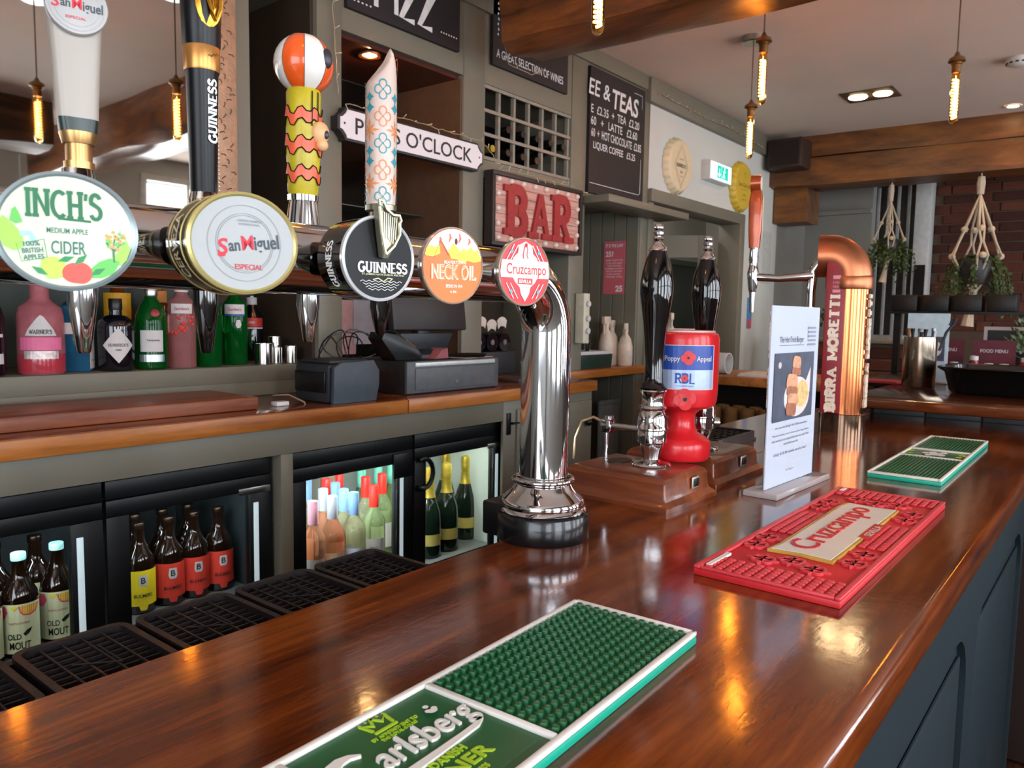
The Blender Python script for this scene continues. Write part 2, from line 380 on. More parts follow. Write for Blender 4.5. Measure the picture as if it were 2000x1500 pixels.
# soffit of bay two, with a downlight
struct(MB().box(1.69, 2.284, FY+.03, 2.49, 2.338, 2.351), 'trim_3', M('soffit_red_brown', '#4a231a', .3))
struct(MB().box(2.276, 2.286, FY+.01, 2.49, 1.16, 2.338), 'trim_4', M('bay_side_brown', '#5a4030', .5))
for k in range(5): struct(MB().box(3.688, 3.70, 2.105+k*.078, 2.105+k*.078+.075, 0, 2.0, .003, seg=1), 'trim_%d' % (10+k), GREEN)
# wall with the door opening
struct(MB().box(3.77, 5.07, FY, FY+.12, 2.09, 2.58).box(5.07, 5.72, FY, FY+.12, 0, 2.70), 'wall_doorway', PLASTER)
c = MB().box(3.72, 5.66, FY-.03, FY+.1, 2.565, 2.695, .01).box(1.5, 3.77, FY-.012, FY+.02, 2.625, 2.70, .004)
struct(c, 'trim_5', GREEN)
d = MB().box(3.77, 5.07, FY-.025, FY+.13, 2.05, 2.12, .006).box(4.99, 5.07, FY-.025, FY+.13, 0, 2.06, .006).box(3.77, 3.83, FY-.01, FY+.13, 0, 2.05, .006)
struct(d, 'trim_6', GREEN)
struct(MB().box(3.7, 6.5, 3.0, 3.05, 0, 1.86), 'wall_passage', GREEND); struct(MB().box(3.7, 6.5, 3.0, 3.05, 1.90, 2.7).box(6.45, 6.5, 2.2, 3.0, 0, 2.7), 'wall_passage_upper', PLASTER)
struct(MB().box(3.7, 6.5, 2.96, 3.0, 1.86, 1.90), 'trim_7', GREEND)
GLASS = M('clear_glass', '#f2fbf8', .02, trans=1, ior=1.1, var=0); 
# open door leaf with glazing and a closer
dr = thing('door_1', None, None, (4.98, 2.26, 0), math.radians(118)); dr['kind'] = 'structure'
MB().box(0, .10, 0, .04, .02, 1.98, .004).box(.70, .80, 0, .04, .02, 1.98, .004).box(.10, .70, 0, .04, .02, .35).box(.10, .70, 0, .04, 1.83, 1.98).box(.10, .70, 0, .04, 1.22, 1.30).build('door_leaf', GREEN, dr)
MB().box(.10, .70, .015, .022, .35, 1.83).build('pane', GLASS, dr)
MB().box(.10, .34, -.05, 0, 1.87, 1.94, .008).tube([(.30, -.03, 1.95), (.0, -.12, 1.97), (.05, -.3, 1.97)], .008).build('door_closer', STEEL, dr)
point('passage_fill', (4.7, 2.75, 2.55), 9, (1, .93, .85), .01)  # added fill without a fitting, brightens the passage behind the door
# grey wall, stair and brick beyond the lintel
GREY = M('far_grey_wall', '#8a877f', .6, var=.04, vs=3)
struct(MB().box(6.35, 6.45, 1.60, 2.25, 0, 2.7).box(5.72, 6.45, 2.10, 2.2, 0, 2.7).box(6.30, 6.35, 1.60, 2.1, 2.24, 2.27).box(6.3, 9, 2.2, 2.3, 0, 2.7), 'wall_far', GREY)
struct(MB().box(7.4, 7.5, 1.1, 2.3, 0, 2.7), 'wall_stairwell', M('stairwell_grey', '#6f6a62', .6))
MORT = M('mortar', '#5e4a3c', .9, bump=.5); BR = [M('brick_%s' % n, c_, .85, bump=.7, bs=90) for n, c_ in (('red', '#5c2e20'), ('dark', '#45231a'), ('orange', '#6b3a27'))]
bk = struct(MB().box(6.712, 6.8, -2.4, 1.24, 0, 2.7), 'wall_brick', MORT)
rnd = random.Random(3); base = {}
for r in range(16):
    z = 1.36+r*.0735; y = 1.235-(r % 2)*.055; k = 0
    while y > .22:
        L = .205 if (k+r) % 2 else .095
        L_ = min(L, y-.2)
        mt = BR[rnd.choice((0, 0, 1, 2))]; key = (round(L_, 3), mt.name)
        if key in base: o = bpy.data.objects.new('brick', base[key]); COL.objects.link(o); o.parent = bk
        else:
            o = MB().box(0, .022, -L_, 0, 0, .063, .003, seg=1).build('brick', mt, bk); base[key] = o.data
        o.location = (6.698+rnd.uniform(-.002, .003), y, z); y -= L_+.011; k += 1
struct(MB().box(6.68, 6.9, -2.4, .2, .0, 2.7), 'wall_right_end', M('end_brick_plain', '#6b3526', .85, var=.2, vs=14))
# low brick sill wall beyond the counter
lw = struct(MB().box(5.2, 5.4, .9, 1.75, 0, 1.28), 'wall_low', MORT); struct(MB().box(5.16, 5.44, .88, 1.77, 1.28, 1.31, .005), 'trim_8', M('stone_sill', '#7d766a', .6))
for r in range(6):
    for k in range(4):
        MB().box(5.184, 5.2, 1.74-.205*(k+1)-(r % 2)*.02+.01, 1.74-.205*k-(r % 2)*.02, .80+r*.078, .80+r*.078+.067, .003, seg=1).build('brick', BR[(r+k) % 3], lw)
# stair balustrade
st = thing('staircase', 'white balustrade of the stairs beside the brick wall, under the oak lintel', 'staircase', (6.55, 1.3, 0))
WP = M('stair_white', '#d8d6d2', .45)
MB().box(-.04, .1, -.07, .04, 1.0, 2.55, .005).build('newel', WP, st)
for k, yy in enumerate((.135, .17, .205, .24)): MB().box(.25, .275, yy+.04*k, yy+.04*k+.022, 1.3, 2.5, .003).build('baluster', WP, st)
MB().box(.2, .33, .12, .5, 1.26, 1.31, .005).build('string', WP, st)
MB().box(-.05, -.04, -.055, .02, 1.35, 1.85).build('picture_frame', BLACK, st)
# ================================================================== front bar
BARW = WOOD('bar_top_wood', '#34100a', '#8a4518', .13, 'X', 1.0, coat=.4, bump=.04, rip=.05, stretch=11, third='#6c2e0c')
BARE = WOOD('bar_edge_wood', '#3f1a0a', '#7a4019', .2, 'X', 1.0, coat=.5, bump=.1, stretch=12)
TEAL = M('teal_panel_paint', '#202d32', .45, var=.05, vs=5)
bt = thing('bar_counter', 'long varnished brown wooden bar counter with teal arched panels on its front', 'bar counter', (0, 0, 0))
E_ = .022; sec = [(0.15, 1.085), (.147, 1.078), (.147, 1.068), (.152, 1.062), (.67, 1.062), (.675, 1.068), (.675, 1.094), (.669, 1.10), (.175, 1.10), (.163, 1.097), (.154, 1.092)]
sec = [(p[0], p[1]) for p in sec]
b = MB(); ny = [(q[0], q[1]) for q in sec]
def slab(mb, x0, x1, y0, y1, z0, z1, r=.012, mi=0):                # nosed slab along X, nose on the customers' side
    s_ = [(y1, z0), (y1, z1-.003), (y1-.003, z1), (y1-.006, z1), (y0+r+.003, z1)]+[(y0+r-r*math.sin(a), z1-r+r*math.cos(a)) for a in [i*PI/12 for i in range(7)]]+[(y0, z0+.006), (y0+.006, z0)]
    mb.prism(s_, x0, x1, Matrix(((0, 0, 1, 0), (1, 0, 0, 0), (0, 1, 0, 0), (0, 0, 0, 1))), mi)
slab(b, -1.2, 2.87, .148, .678, 1.060, 1.10)
b.build('counter_top', BARW, bt, ang=30)
w2 = MB().prism([(.93, .678), (2.87, .678), (2.87, .95), (1.74, .95), (1.66, .81), (1.0, .81)], 1.060, 1.0998); w2.build('counter_top', BARW, bt)
MB().box(-1.2, 2.45, .196, .655, .1, 1.060).build('carcass', TEAL, bt)
MB().box(-1.2, 2.45, .23, .60, 0, .1).build('plinth', BLACK, bt)
def front_frame(x0, x1):                                            # frame board with an arched opening
    mb = MB(); f = FR((0, .196, 0), (1, 0, 0), (0, 0, 1)); z0, z1 = .1, 1.058
    a, c_ = x0+.045, x1-.045; zt = .90; r = .12
    arc_ = [(a+r-r*math.cos(t), zt-r+r*math.sin(t)) for t in [i*PI/2/6 for i in range(7)]]; arc2 = [(c_-r+r*math.sin(t), zt-r+r*math.cos(t)) for t in [i*PI/2/6 for i in range(7)]]
    mb.prism([(x0, z0), (a, z0), (a, zt-r)]+arc_[1:]+[(a+r, z1), (x0, z1)], 0, .012, f)
    mb.prism([(a+r, zt), (c_-r, zt), (c_-r, z1), (a+r, z1)], 0, .012, f)
    mb.prism([(c_, z0), (x1, z0), (x1, z1), (c_-r, z1)]+arc2[:-1]+[(c_, zt-r)], 0, .012, f)
    mb.build('front_frame', TEAL, bt)
    MB().box(a+.03, c_-.03, .19, .196, z0+.05, zt-.05, .004).build('front_panel', TEAL, bt)
for x0, x1 in ((-1.0, -.1), (-.1, .72), (.72, 1.555), (1.555, 2.40)): front_frame(x0, x1)
MB().tube([(.6, .06, .20), (2.4, .06, .20)], .02, 10).box(1.0, 1.02, .06, .19, .19, .21).box(2.2, 2.22, .06, .19, .19, .21).build('foot_rail', STEEL, bt)
# raised return counter at the far end
rc = thing('return_counter', 'dark raised wooden counter crossing the far end of the bar', 'bar counter', (0, 0, 0))
DWOOD = WOOD('dark_bar_wood', '#2b0f08', '#6b3418', .15, 'Y', 1.0, coat=.5, bump=.05, rip=.08)
MB().box(2.68, 3.62, -1.6, .735, 1.135, 1.17, .008).build('counter_top', DWOOD, rc)
MB().box(2.90, 3.55, -1.55, .70, .0, 1.135).build('carcass', M('dark_brown_board', '#2a1a13', .5), rc)
for k in range(6): MB().box(2.88, 2.90, -.3+k*.165, -.14+k*.165, 1.10, 1.135, .002).build('tile', M('grey_tile', '#4d4f50', .4), rc)
# drip gutter + grates behind the bar edge
gt = thing('drip_tray_channel', 'black drip tray channel along the inner edge of the bar', 'drip tray', (0, 0, 0))
MB().box(-.5, .735, .679, .835, 1.050, 1.062).box(-.5, .735, .679, .688, 1.062, 1.090).box(-.5, .735, .826, .835, 1.062, 1.072).build('channel', M('tray_black', '#141010', .4), gt)
GRM = M('grate_black', '#1c1515', .38, bump=.2)
def grate(name, label, x0, x1, y0=.692, y1=.822, z=1.086):
    t = thing(name, label, 'drip tray', (x0, y0, z-.024), 0, 'drip grates behind the bar'); W, D = x1-x0, y1-y0
    MB().box(0, W, 0, D, 0, .006).build('tray', GRM, t)
    fr = MB(); o_ = rrect(0, W, 0, D, .016); i_ = rrect(.007, W-.007, .007, D-.007, .011); n = len(o_)
    vs = [(p[0], p[1], .006) for p in o_]+[(p[0], p[1], .024) for p in o_]+[(p[0], p[1], .024) for p in i_]+[(p[0], p[1], .006) for p in i_]
    fr._new(vs, [((i), (i+1) % n, n+(i+1) % n, n+i) for i in range(n)]+[(n+i, n+(i+1) % n, 2*n+(i+1) % n, 2*n+i) for i in range(n)]+[(2*n+i, 2*n+(i+1) % n, 3*n+(i+1) % n, 3*n+i) for i in range(n)], I4, 0)
    fr.build('rim', GRM, t)
    g = MB()
    for k in range(1, 9): yy = .007+k*(D-.014)/9; g.box(.006, W-.006, yy-.0011, yy+.0011, .010, .0195)
    for k in range(1, 5): xx = .007+k*(W-.014)/5; g.box(xx-.001, xx+.001, .006, D-.006, .012, .0205)
    for (a, b_) in (((.3, .5), (.62, .3)), ((.62, .3), (.62, .72))):
        g.tube([(a[0]*W, a[1]*D, .021), (b_[0]*W, b_[1]*D, .021)], .001, 4)
    g.build('grille', GRM, t); return t
for i, (x0, x1, wd) in enumerate(((.128, .246, 'leftmost'), (.254, .364, 'second from the left'), (.371, .482, 'below the yellow-labelled bottle'), (.489, .597, 'fourth from the left'), (.604, .712, 'nearest the chrome tower'))):
    grate('drip_grate', 'black rubber drip grate behind the bar, '+wd, x0, x1)
grate('drip_grate', 'black drip grate beyond the far handpump box', 1.76, 1.99, .76, .93, 1.124)
# ------------------------------------------------------------------ bar mats
RED = M('mat_red', '#c9262c', .45, var=.06); REDL = M('mat_red_side', '#d8434a', .4, var=.05)
MG = M('mat_green', '#0f5a30', .35, var=.06); MGS = M('mat_green_side', '#12a588', .4, var=.04); CREAM = M('mat_cream', '#e0d7c9', .4, var=.03); LIME = M('mat_lime', '#a9c92c', .5, var=.05); MATW = M('mat_white', '#ece6de', .4, var=.02)
def nubs(mb, x0, x1, y0, y1, z, p, r, h):
    nx = int((x1-x0)/p); ny_ = int((y1-y0)/p)
    for i in range(nx):
        for j in range(ny_):
            cx, cy = x0+(i+.5)*(x1-x0)/nx, y0+(j+.5)*(y1-y0)/ny_
            vs = []
            for k in range(8):
                a = k*PI/4+PI/8; rr = r*(1 if k % 2 else .82); vs.append((cx+rr*math.cos(a), cy+rr*math.sin(a), z))
            vs += [(cx+.72*(v[0]-cx), cy+.72*(v[1]-cy), z+h) for v in vs[:8]]+[(cx, cy, z+h*1.12)]
            mb._new(vs, [(k, (k+1) % 8, 8+(k+1) % 8, 8+k) for k in range(8)]+[(8+k, 8+(k+1) % 8, 16) for k in range(8)], I4, 0)
# Carlsberg mat
A1, B1, D1, E1 = Z(1129, 1166, 1.113), Z(1362, 1233, 1.113), Z(836, 1324, 1.113), Z(1083, 1441, 1.113)
ang1 = math.atan2((A1-D1).y, (A1-D1).x); W1 = (A1-B1).length
m1 = thing('bar_mat', 'green rubber bar mat with white rim and raised white lettering, nearest the camera', 'bar mat', (B1.x, B1.y, 1.10), ang1)
L1 = .62
MB().box(-L1, 0, 0, W1, 0, .0085, .002).build('base', MGS, m1)
fr = MB(); 
for a in ((-L1, 0, 0, .006), (-L1, 0, W1-.006, W1), (-.006, 0, 0, W1), (-L1, -L1+.006, 0, W1), (-.246, -.240, .006, W1-.006), (-.394, -.388, .006, W1-.006)): fr.box(a[0], a[1], a[2], a[3], .0085, .0135, .0015)
fr.build('rim', MATW, m1)
MB().box(-L1+.006, -.006, .006, W1-.006, .0085, .0098).build('field', MG, m1)
nb = MB(); nubs(nb, -.239, -.007, .007, W1-.007, .0098, .0098, .0046, .0042); nubs(nb, -L1+.007, -.395, .007, W1-.007, .0098, .0098, .0046, .0042); nb.build('nubs', MG, m1, kind='stuff')
F = FR((-.317, .070, .0098), (1, 0, 0), (0, 1, 0))
lg = MB(); lg.text('arlsberg', .096, .034, F, 0, 0, .006, .12, .0022, c=(.020, .012))
lg.stroke([(-.043+.021*math.cos(t), .012+.024*math.sin(t)) for t in [math.radians(50+i*22) for i in range(11)]], [.002, .005, .008, .010, .010, .010, .009, .008, .006, .005, .004], F, 0, 0, h=.0022)
lg.stroke([(-.045, -.012), (-.02, -.010), (.012, -.009), (.036, -.008), (.052, -.007), (.062, -.003)], [.005, .007, .006, .005, .005, .004], F, 0, 0, h=.0022)
lg.disc(.046, .032, .0045, .003, F, .0022)
for k in range(3): lg.disc(.046+.004*math.cos(k*2.1+1.57), .036+.004*math.sin(k*2.1+1.57), .0026, .0024, F, .0023)
lg.build('logo_lettering', MATW, m1)
lm = MB(); lm.text('DANISH', .034, .0075, F, 0, 0, .01, d=.0012, c=(.008, -.017)); lm.text('PILSNER', .080, .013, F, 0, 0, .012, d=.0012, c=(-.004, -.031)); lm.text('AFTERWARDS', .03, .005, F, 0, 0, .01, d=.0008, c=(.004, -.044))
lm.stroke([(x_+.046, y_-.005) for x_, y_ in ((-.048, .052), (-.05, .064), (-.043, .058), (-.038, .067), (-.033, .058), (-.026, .064), (-.028, .052))], .0022, F, 0, h=.0012); lm.stroke([(-.003, .044), (.019, .044)], .0024, F, 0, h=.0012)
for k in range(5): lm.disc(-.004+k*.006, .061-abs(k-2)*.0003, .0014, .0014, F, .0012)
lm.text('BY APPOINTMENT TO', .046, .0036, F, 0, 0, .008, d=.0008, c=(.012, .0385)); lm.text('THE ROYAL COURT', .036, .0032, F, 0, 0, .008, d=.0008, c=(.012, .0335)); lm.build('lime_lettering', LIME, m1)
MB().text('CARLSBERG IS A TRADEMARK · PLEASE DRINK RESPONSIBLY', .06, .0018, F, .0004, 0, .004, c=(.034, -.054)).build('small_print', M('mat_print_green', '#3f8f63', .5), m1)
# Cruzcampo mat
A2, B2, D2, E2 = Z(1638, 949, 1.113), Z(1847, 980, 1.113), Z(1355, 1102, 1.113), Z(1642, 1169, 1.113)
m2 = thing('bar_mat', 'red embossed bar mat with a cream name plate, in the middle of the bar', 'bar mat', (E2.x, E2.y, 1.10), math.atan2((B2-E2).y, (B2-E2).x))
L2 = ((B2-E2).length+(A2-D2).length)/2; W2 = ((D2-E2).length+(A2-B2).length)/2
MB().box(0, L2, 0, W2, 0, .009, .002).build('base', RED, m2)
fr = MB()
for a in ((0, L2, 0, .007), (0, L2, W2-.009, W2), (0, .005, .007, W2-.009), (L2-.005, L2, .007, W2-.009)): fr.box(a[0], a[1], a[2], a[3], .009, .013, .0015)
fr.build('rim', REDL, m2)
em = MB(); pw, ph = L2-.012, W2-.018
def inplate(x, y): return .21*L2 < x < .80*L2 and .24*W2 < y < .76*W2
p = .0105
nx, nyy = int(pw/p), int(ph/.0115)
for i in range(nx):
    for j in range(nyy):
        x, y = .006+(i+.5)*pw/nx, .008+(j+.5)*ph/nyy
        if inplate(x, y): continue
        zone = min(x, L2-x) < .055 or abs(x-L2/2) < .07
        if zone: em.box(x-.0038, x+.0038, y-.0046, y+.0046, .009, .0128, .0012, seg=1)
fl_ = []
for cx in (.10*L2, .10*L2, .10*L2, .30*L2, .70*L2, .90*L2, .90*L2, .90*L2, .30*L2, .70*L2):
    fl_.append(cx)
for (cx, cy) in ((.14, .32), (.14, .68), (.235, .86), (.31, .87), (.24, .14), (.32, .14), (.70, .14), (.78, .13), (.70, .87), (.78, .86), (.86, .32), (.86, .68), (.17, .5), (.84, .5)):
    x, y = cx*L2, cy*W2
    for q in range(4):
        a = q*PI/2+PI/4; em.stroke([(x+.009*math.cos(a)+.0065*math.cos(t), y+.009*math.sin(a)+.0065*math.sin(t)) for t in [i*PI/5 for i in range(10)]], .0028, I4, .009, closed=True, h=.0036)
        a = q*PI/2; em.stroke([(x, y), (x+.014*math.cos(a), y+.014*math.sin(a)), (x+.021*math.cos(a), y+.021*math.sin(a))], [.002, .006, .001], I4, .009, h=.0036)
em.build('embossed_pattern', REDL, m2, kind='stuff')
F = FR((.50*L2, .5*W2, .0095), (1, 0, 0), (0, 1, 0)); pl, pt = .29*L2, .24*W2
MB().prism([(-pl, -pt), (pl, -pt), (pl*.97, -pt*.2), (pl, pt*.86), (pl*.8, pt), (-pl*.8, pt*.92), (-pl, pt), (-pl*.97, 0)], 0, .0042, F).build('name_plate_border', M('mat_gold', '#cda64a', .45, .2), m2)
MB().prism([(-pl+.004, -pt+.004), (pl-.004, -pt+.004), (pl*.97-.004, -pt*.2), (pl-.004, pt*.86-.004), (pl*.8, pt-.005), (-pl*.8, pt*.92-.005), (-pl+.004, pt-.004), (-pl*.97+.004, 0)], .0035, .0048, F).build('name_plate', CREAM, m2)
MB().text('Cruzcampo', pl*1.66, pt*1.18, F, .0048, 0, .006, .08, .0012, c=(0, .004)).build('lettering', RED, m2)
MB().prism([(-.035, -pt-.011), (.055, -pt-.011), (.055, -pt+.007), (-.035, -pt+.007)], 0, .0052, F).build('place_tab', RED, m2)
MB().text('SEVILLA', .066, .0105, F, .0054, 0, .01, c=(.01, -pt-.002)).box(-L2/2+.012, -L2/2+.075, W2/2-.0175, W2/2-.0115, .001, .0042, mt=F).box(L2/2-.035, L2/2-.010, W2/2-.0175, W2/2-.0115, .001, .0042, mt=F).build('white_print', MATW, m2)
# far green mat
A3, B3, D3, E3 = Z(1820, 850, 1.113), Z(1932, 860, 1.113), Z(1695, 917, 1.113), Z(1839, 938, 1.113)
m3 = thing('bar_mat', 'green ribbed bar mat with cream rim and bands, farthest along the bar', 'bar mat', (E3.x, E3.y, 1.10), math.atan2((B3-E3).y, (B3-E3).x))
L3 = ((B3-E3).length+(A3-D3).length)/2; W3 = ((D3-E3).length+(A3-B3).length)/2
MB().box(0, L3, 0, W3, 0, .0085, .002).build('base', MGS, m3)
fr = MB()
for a in ((0, L3, 0, .006), (0, L3, W3-.006, W3), (0, .01, .006, W3-.006), (L3-.01, L3, .006, W3-.006), (.42*L3, .435*L3, .006, W3-.006), (.60*L3, .615*L3, .006, W3-.006)): fr.box(a[0], a[1], a[2], a[3], .0085, .0135, .0015)
fr.build('rim', CREAM, m3)
MB().box(.006, L3-.006, .006, W3-.006, .0085, .0098).build('field', MG, m3)
rb = MB()
for k in range(16):
    y = .009+k*(W3-.018)/16
    for a, b_ in ((.012, .415), (.62, .985)): rb.box(a*L3 if a > .1 else .012, b_*L3, y, y+.005, .0098, .0125, .001, seg=1)
rb.build('ribs', MG, m3, kind='stuff')
F = FR((.5175*L3, W3/2, .0099), (0, -1, 0), (1, 0, 0)); F = FR((.5175*L3, W3/2, .0099), (1, 0, 0), (0, 1, 0))
q = MB(); 
for k, (x, y, r) in enumerate(((0, 0, .016), (.012, .01, .010), (-.014, .012, .009), (.014, -.012, .010), (-.01, -.014, .009), (0, .022, .008))): q.disc(x*1.6, y, r*1.5, r*.85, F, .001+k*.0002)
q.build('white_emblem', MATW, m3)
q = MB(); 
for k, (x, y, r) in enumerate(((.01, .055, .008), (-.012, .05, .007), (0, .064, .006), (.01, -.052, .009), (-.012, -.05, .008), (0, -.062, .007))): q.disc(x*1.6, y, r*1.5, r*.9, F, .001+k*.0002)
q.build('lime_emblem', LIME, m3)
# ================================================================== tap tower
tw = thing('beer_tap_tower', 'chrome tee-shaped beer tap tower with round lit badges and tall handles', 'beer taps', (.886, .65, 1.10))
def at(x, y, z): return (x-.886, y-.65, z-1.10)
MB().lathe([(.067, 0), (.068, .002), (.068, .036), (.066, .0385), (0, .0385)], seg=48).build('base_block', M('base_black', '#0e0d0f', .25, coat=.3), tw)
MB().lathe([(.0625, .0385), (.064, .041), (.0625, .0445), (.060, .046), (.061, .050), (.0595, .056), (.0575, .0575), (.055, .060), (.049, .065), (.044, .0715), (.0405, .078), (.039, .080)], seg=64, cap=False).build('bell_foot', CHROME, tw)
MB().tube([(.0415*math.cos(i*PI/24), .0415*math.sin(i*PI/24), .084) for i in range(48)], .0045, 10, closed=True).build('foot_ring', CHROME, tw)
R = .0352; rb_ = .075; pts = [(0, 0, .075), (0, 0, .37-rb_)]
zc = .371
pts = [(0, 0, .075), (0, 0, .2), (0, 0, zc-rb_)]+[(-rb_+rb_*math.cos(a), 0, zc-rb_+rb_*math.sin(a)) for a in [i*PI/2/10 for i in range(1, 11)]]+[(-.3, 0, zc), (-.7, 0, zc), (-1.3, 0, zc)]
MB().tube(pts, R, 48).build('tower_pipe', CHROME, tw)
MB().box(-.052, .05, .010, .072, 0, .050, .004).build('junction_box', BLACK, tw)
TH = math.radians(15)
def lensF(x, z=1.47, y=.567, th=15): return FR(at(x, y, z), (math.cos(math.radians(th)), -math.sin(math.radians(th)), 0), (0, 0, 1))
LENS = []
def lens(name, label, x, w, h, depth, rimm, bodym, facem, y=.567, z=1.47, rimw=.0035, th=15):
    f = lensF(x, z, y, th); k = w/h; r = h/2
    b = MB().lathe([(.016, -.05-depth*.2), (.018, -depth-.006), (r*.80, -depth-.004), (r*.96, -depth), (r*.98, -depth*.5), (r*.985, -.004)], f, 48, sx=k)
    body = b.build(name, bodym, tw); tag(body, label)
    MB().lathe([(r*.985, -.004), (r, -.002), (r, .0012), (r-rimw*.6, .0024), (r-rimw, .0012)], f, 48, sx=k, cap=False).build('rim', rimm, body)
    MB().lathe([(0, .0019), (r*.5, .0017), (r-rimw*.9, .0010)][::-1], f, 48, sx=k, cap=False).build('face', facem, body)
    return f @ T(0, 0, .0022), body, k
def em(n, c, e=.35, r=.35): return M('lit_'+n, c, r, emit=e*.6, var=.03)
K = 3e-5
# apple cider badge
WSIL = M('worn_silver_blue', '#9fb0b4', .3, .6)
f, bd, k = lens('tap_badge', 'oval cider badge with apples', .222, .0872, .0802, .010, WSIL, STEEL, em('cream_green', '#c3ccb0', .16))
def P(u, v): return ((u-128)*.000317, -(v-453)*.000349+.0)
g = MB(); g.serif("INCH'S", .0455, .0190, f, 0, 0, th=.2, sl=.12, sw=.30, c=P(122, 402)); g.stroke([P(110, 429), P(172, 431)], .0016, f); g.text('CIDER', .0205, .0088, f, 0, 1, .01, c=P(128, 484)); g.text('MEDIUM APPLE', .0245, .0036, f, 0, 1, .012, c=P(127, 452))
for i, t in enumerate(('100%', 'BRITISH', 'APPLES')): g.text(t, .0095+.0025*(i > 0), .0034, f @ Matrix.Translation((*P(62, 492), 0)) @ RZ(.12), K, 1, .02, c=(0, .0044-i*.0044))
g.build('lettering', [M('cider_green', '#1f6e48', .5), M('cider_ink', '#3b6f68', .5)], bd)
g = MB(); L1_, L2_, RD_, OR_, BL_ = range(5)
hill = lambda pts, mi, z: g.flat([P(*p) for p in pts], f, z, mi)
hill([(12, 430), (22, 438), (36, 452), (46, 470), (44, 488), (30, 494), (12, 486), (2, 466), (2, 442)], L1_, -4*K)
hill([(28, 418), (34, 412), (40, 424), (46, 440), (34, 444), (24, 438)], L2_, -3*K); hill([(170, 522), (186, 508), (208, 500), (226, 506), (214, 530), (190, 540), (172, 540)], L2_, -4*K); hill([(214, 500), (240, 462), (248, 480), (240, 502), (228, 514)], L1_, -5*K)
g.stroke([P(215, 508), P(214, 484), P(200, 470)], .0012, f, 0, 5); g.stroke([P(214, 488), P(230, 470)], .0009, f, K, 5); g.stroke([P(214, 484), P(217, 462)], .0009, f, 2*K, 5)
rr = random.Random(4)
for i in range(34): a = rr.uniform(0, 6.28); q = rr.uniform(.1, 1)**.6; u_, v_ = 217+24*q*math.cos(a), 465+18*q*math.sin(a); g.disc(*P(u_, v_), .0012 if i % 2 else .0009, .0011, f, (i % 5)*K*.2+3*K, OR_ if i % 2 else L2_, 7)
g.stroke([P(40, 462), P(58, 460), P(64, 470), P(58, 474)], .003, f, -2*K, BL_)
hill([P_ for P_ in ((78, 508), (98, 504), (120, 514), (118, 534), (104, 544), (90, 544), (78, 532))], L1_, 0); g.build('orchard_picture', [em('lime', '#8fcf3c', .3), em('leaf', '#4fae3e', .25), em('apple_red', '#e03a28', .35), em('orange_dots', '#f08a3c', .35), em('sky_blue', '#8fd0d8', .3), M('twig', '#3d7a4a', .5)], bd)
g = MB(); g.disc(*P(99, 523), .0075, .0073, f, K, 0); g.build('green_apple', em('apple_green', '#a8d83c', .35), bd)
g = MB(); g.disc(*P(139, 532), .0080, .0068, f, 3*K); g.disc(*P(150, 532), .0068, .0072, f, 3.4*K); g.build('red_apple', _M['lit_apple_red'], bd)
g = MB()
for (u_, v_, a) in ((122, 506, .35), (150, 506, .75), (74, 530, 2.6), (182, 528, .5)):
    c_ = P(u_, v_); g.flat([(c_[0]+.0055*math.cos(a), c_[1]+.0055*math.sin(a)), (c_[0]-.002*math.sin(a), c_[1]+.002*math.cos(a)), (c_[0]-.0055*math.cos(a), c_[1]-.0055*math.sin(a)), (c_[0]+.002*math.sin(a), c_[1]-.002*math.cos(a))], f, 5*K)
g.stroke([P(50, 478), P(83, 470), P(88, 504), P(42, 514), P(33, 480), P(50, 478)], .0003, f, 2*K); g.build('leaves', M('leaf_dark', '#2f8a52', .5), bd)
# white lager badge
GR = M('rim_gold', '#cdbf7c', .3, .6); BROWN_ = M('badge_body_black', '#12100d', .3, coat=.5)
f, bd, k = lens('tap_badge', 'white lager badge with red and grey lettering', .351, .0935, .0812, .045, GR, BROWN_, em('pearl', '#a3a5a4', .08), y=.560, th=7, z=1.4725)
def P(u, v): return ((u-472)*.000375, -(v-472)*.000397)
g = MB()
for r_ in (.022, .0235, .0300): g.stroke([(r_*1.02*math.cos(a), r_*math.sin(a)) for a in [i*PI/24 for i in range(48)]], .0004, f, -K, 0, closed=True)
g.text('CERVEZA PREMIUM', .0205, .0018, f, 0, 1, .01, c=P(482, 427)); g.text('INTERNACIONAL', .0180, .0018, f, 0, 1, .01, c=P(482, 434)); g.build('ring_print', [M('ring_grey', '#8d918f', .5), M('tiny_grey', '#8b9296', .5)], bd)
fr_ = f @ Matrix.Translation((*P(479, 475), 0)) @ RZ(.12)
g = MB(); g.text('an', .0095, .0068, fr_, 0, 0, .02, c=(-.0118, -.0008)); g.text('iguel', .0215, .0150, fr_, 0, 0, .02, c=(.0158, -.0006)); g.build('dark_lettering', M('slate_ink', '#3d474d', .5), bd)
g = MB(); g.text('S', .0082, .0130, fr_, 0, 0, .02, .15, c=(-.0212, .0)); g.text('M', .0100, .0115, fr_, 0, 0, .012, c=(-.0005, .0018)); g.stroke([(-.026, -.006), (-.0235, -.0072), (-.020, -.0068)], .0012, fr_, K); g.text('ESPECIAL', .0235, .0042, f, 0, 0, .015, c=P(480, 519)); g.build('red_lettering', M('crimson_ink', '#d02a3a', .5), bd)
def wrapband(r, kx, zmid):                                          # text wrapped on the side of a badge, read from the left
    def fn(v):
        a = PI+(-v.x)/r; rr_ = r+v.z; return Vector((rr_*kx*math.cos(a), rr_*math.sin(a)*1, zmid+v.y))
    return fn
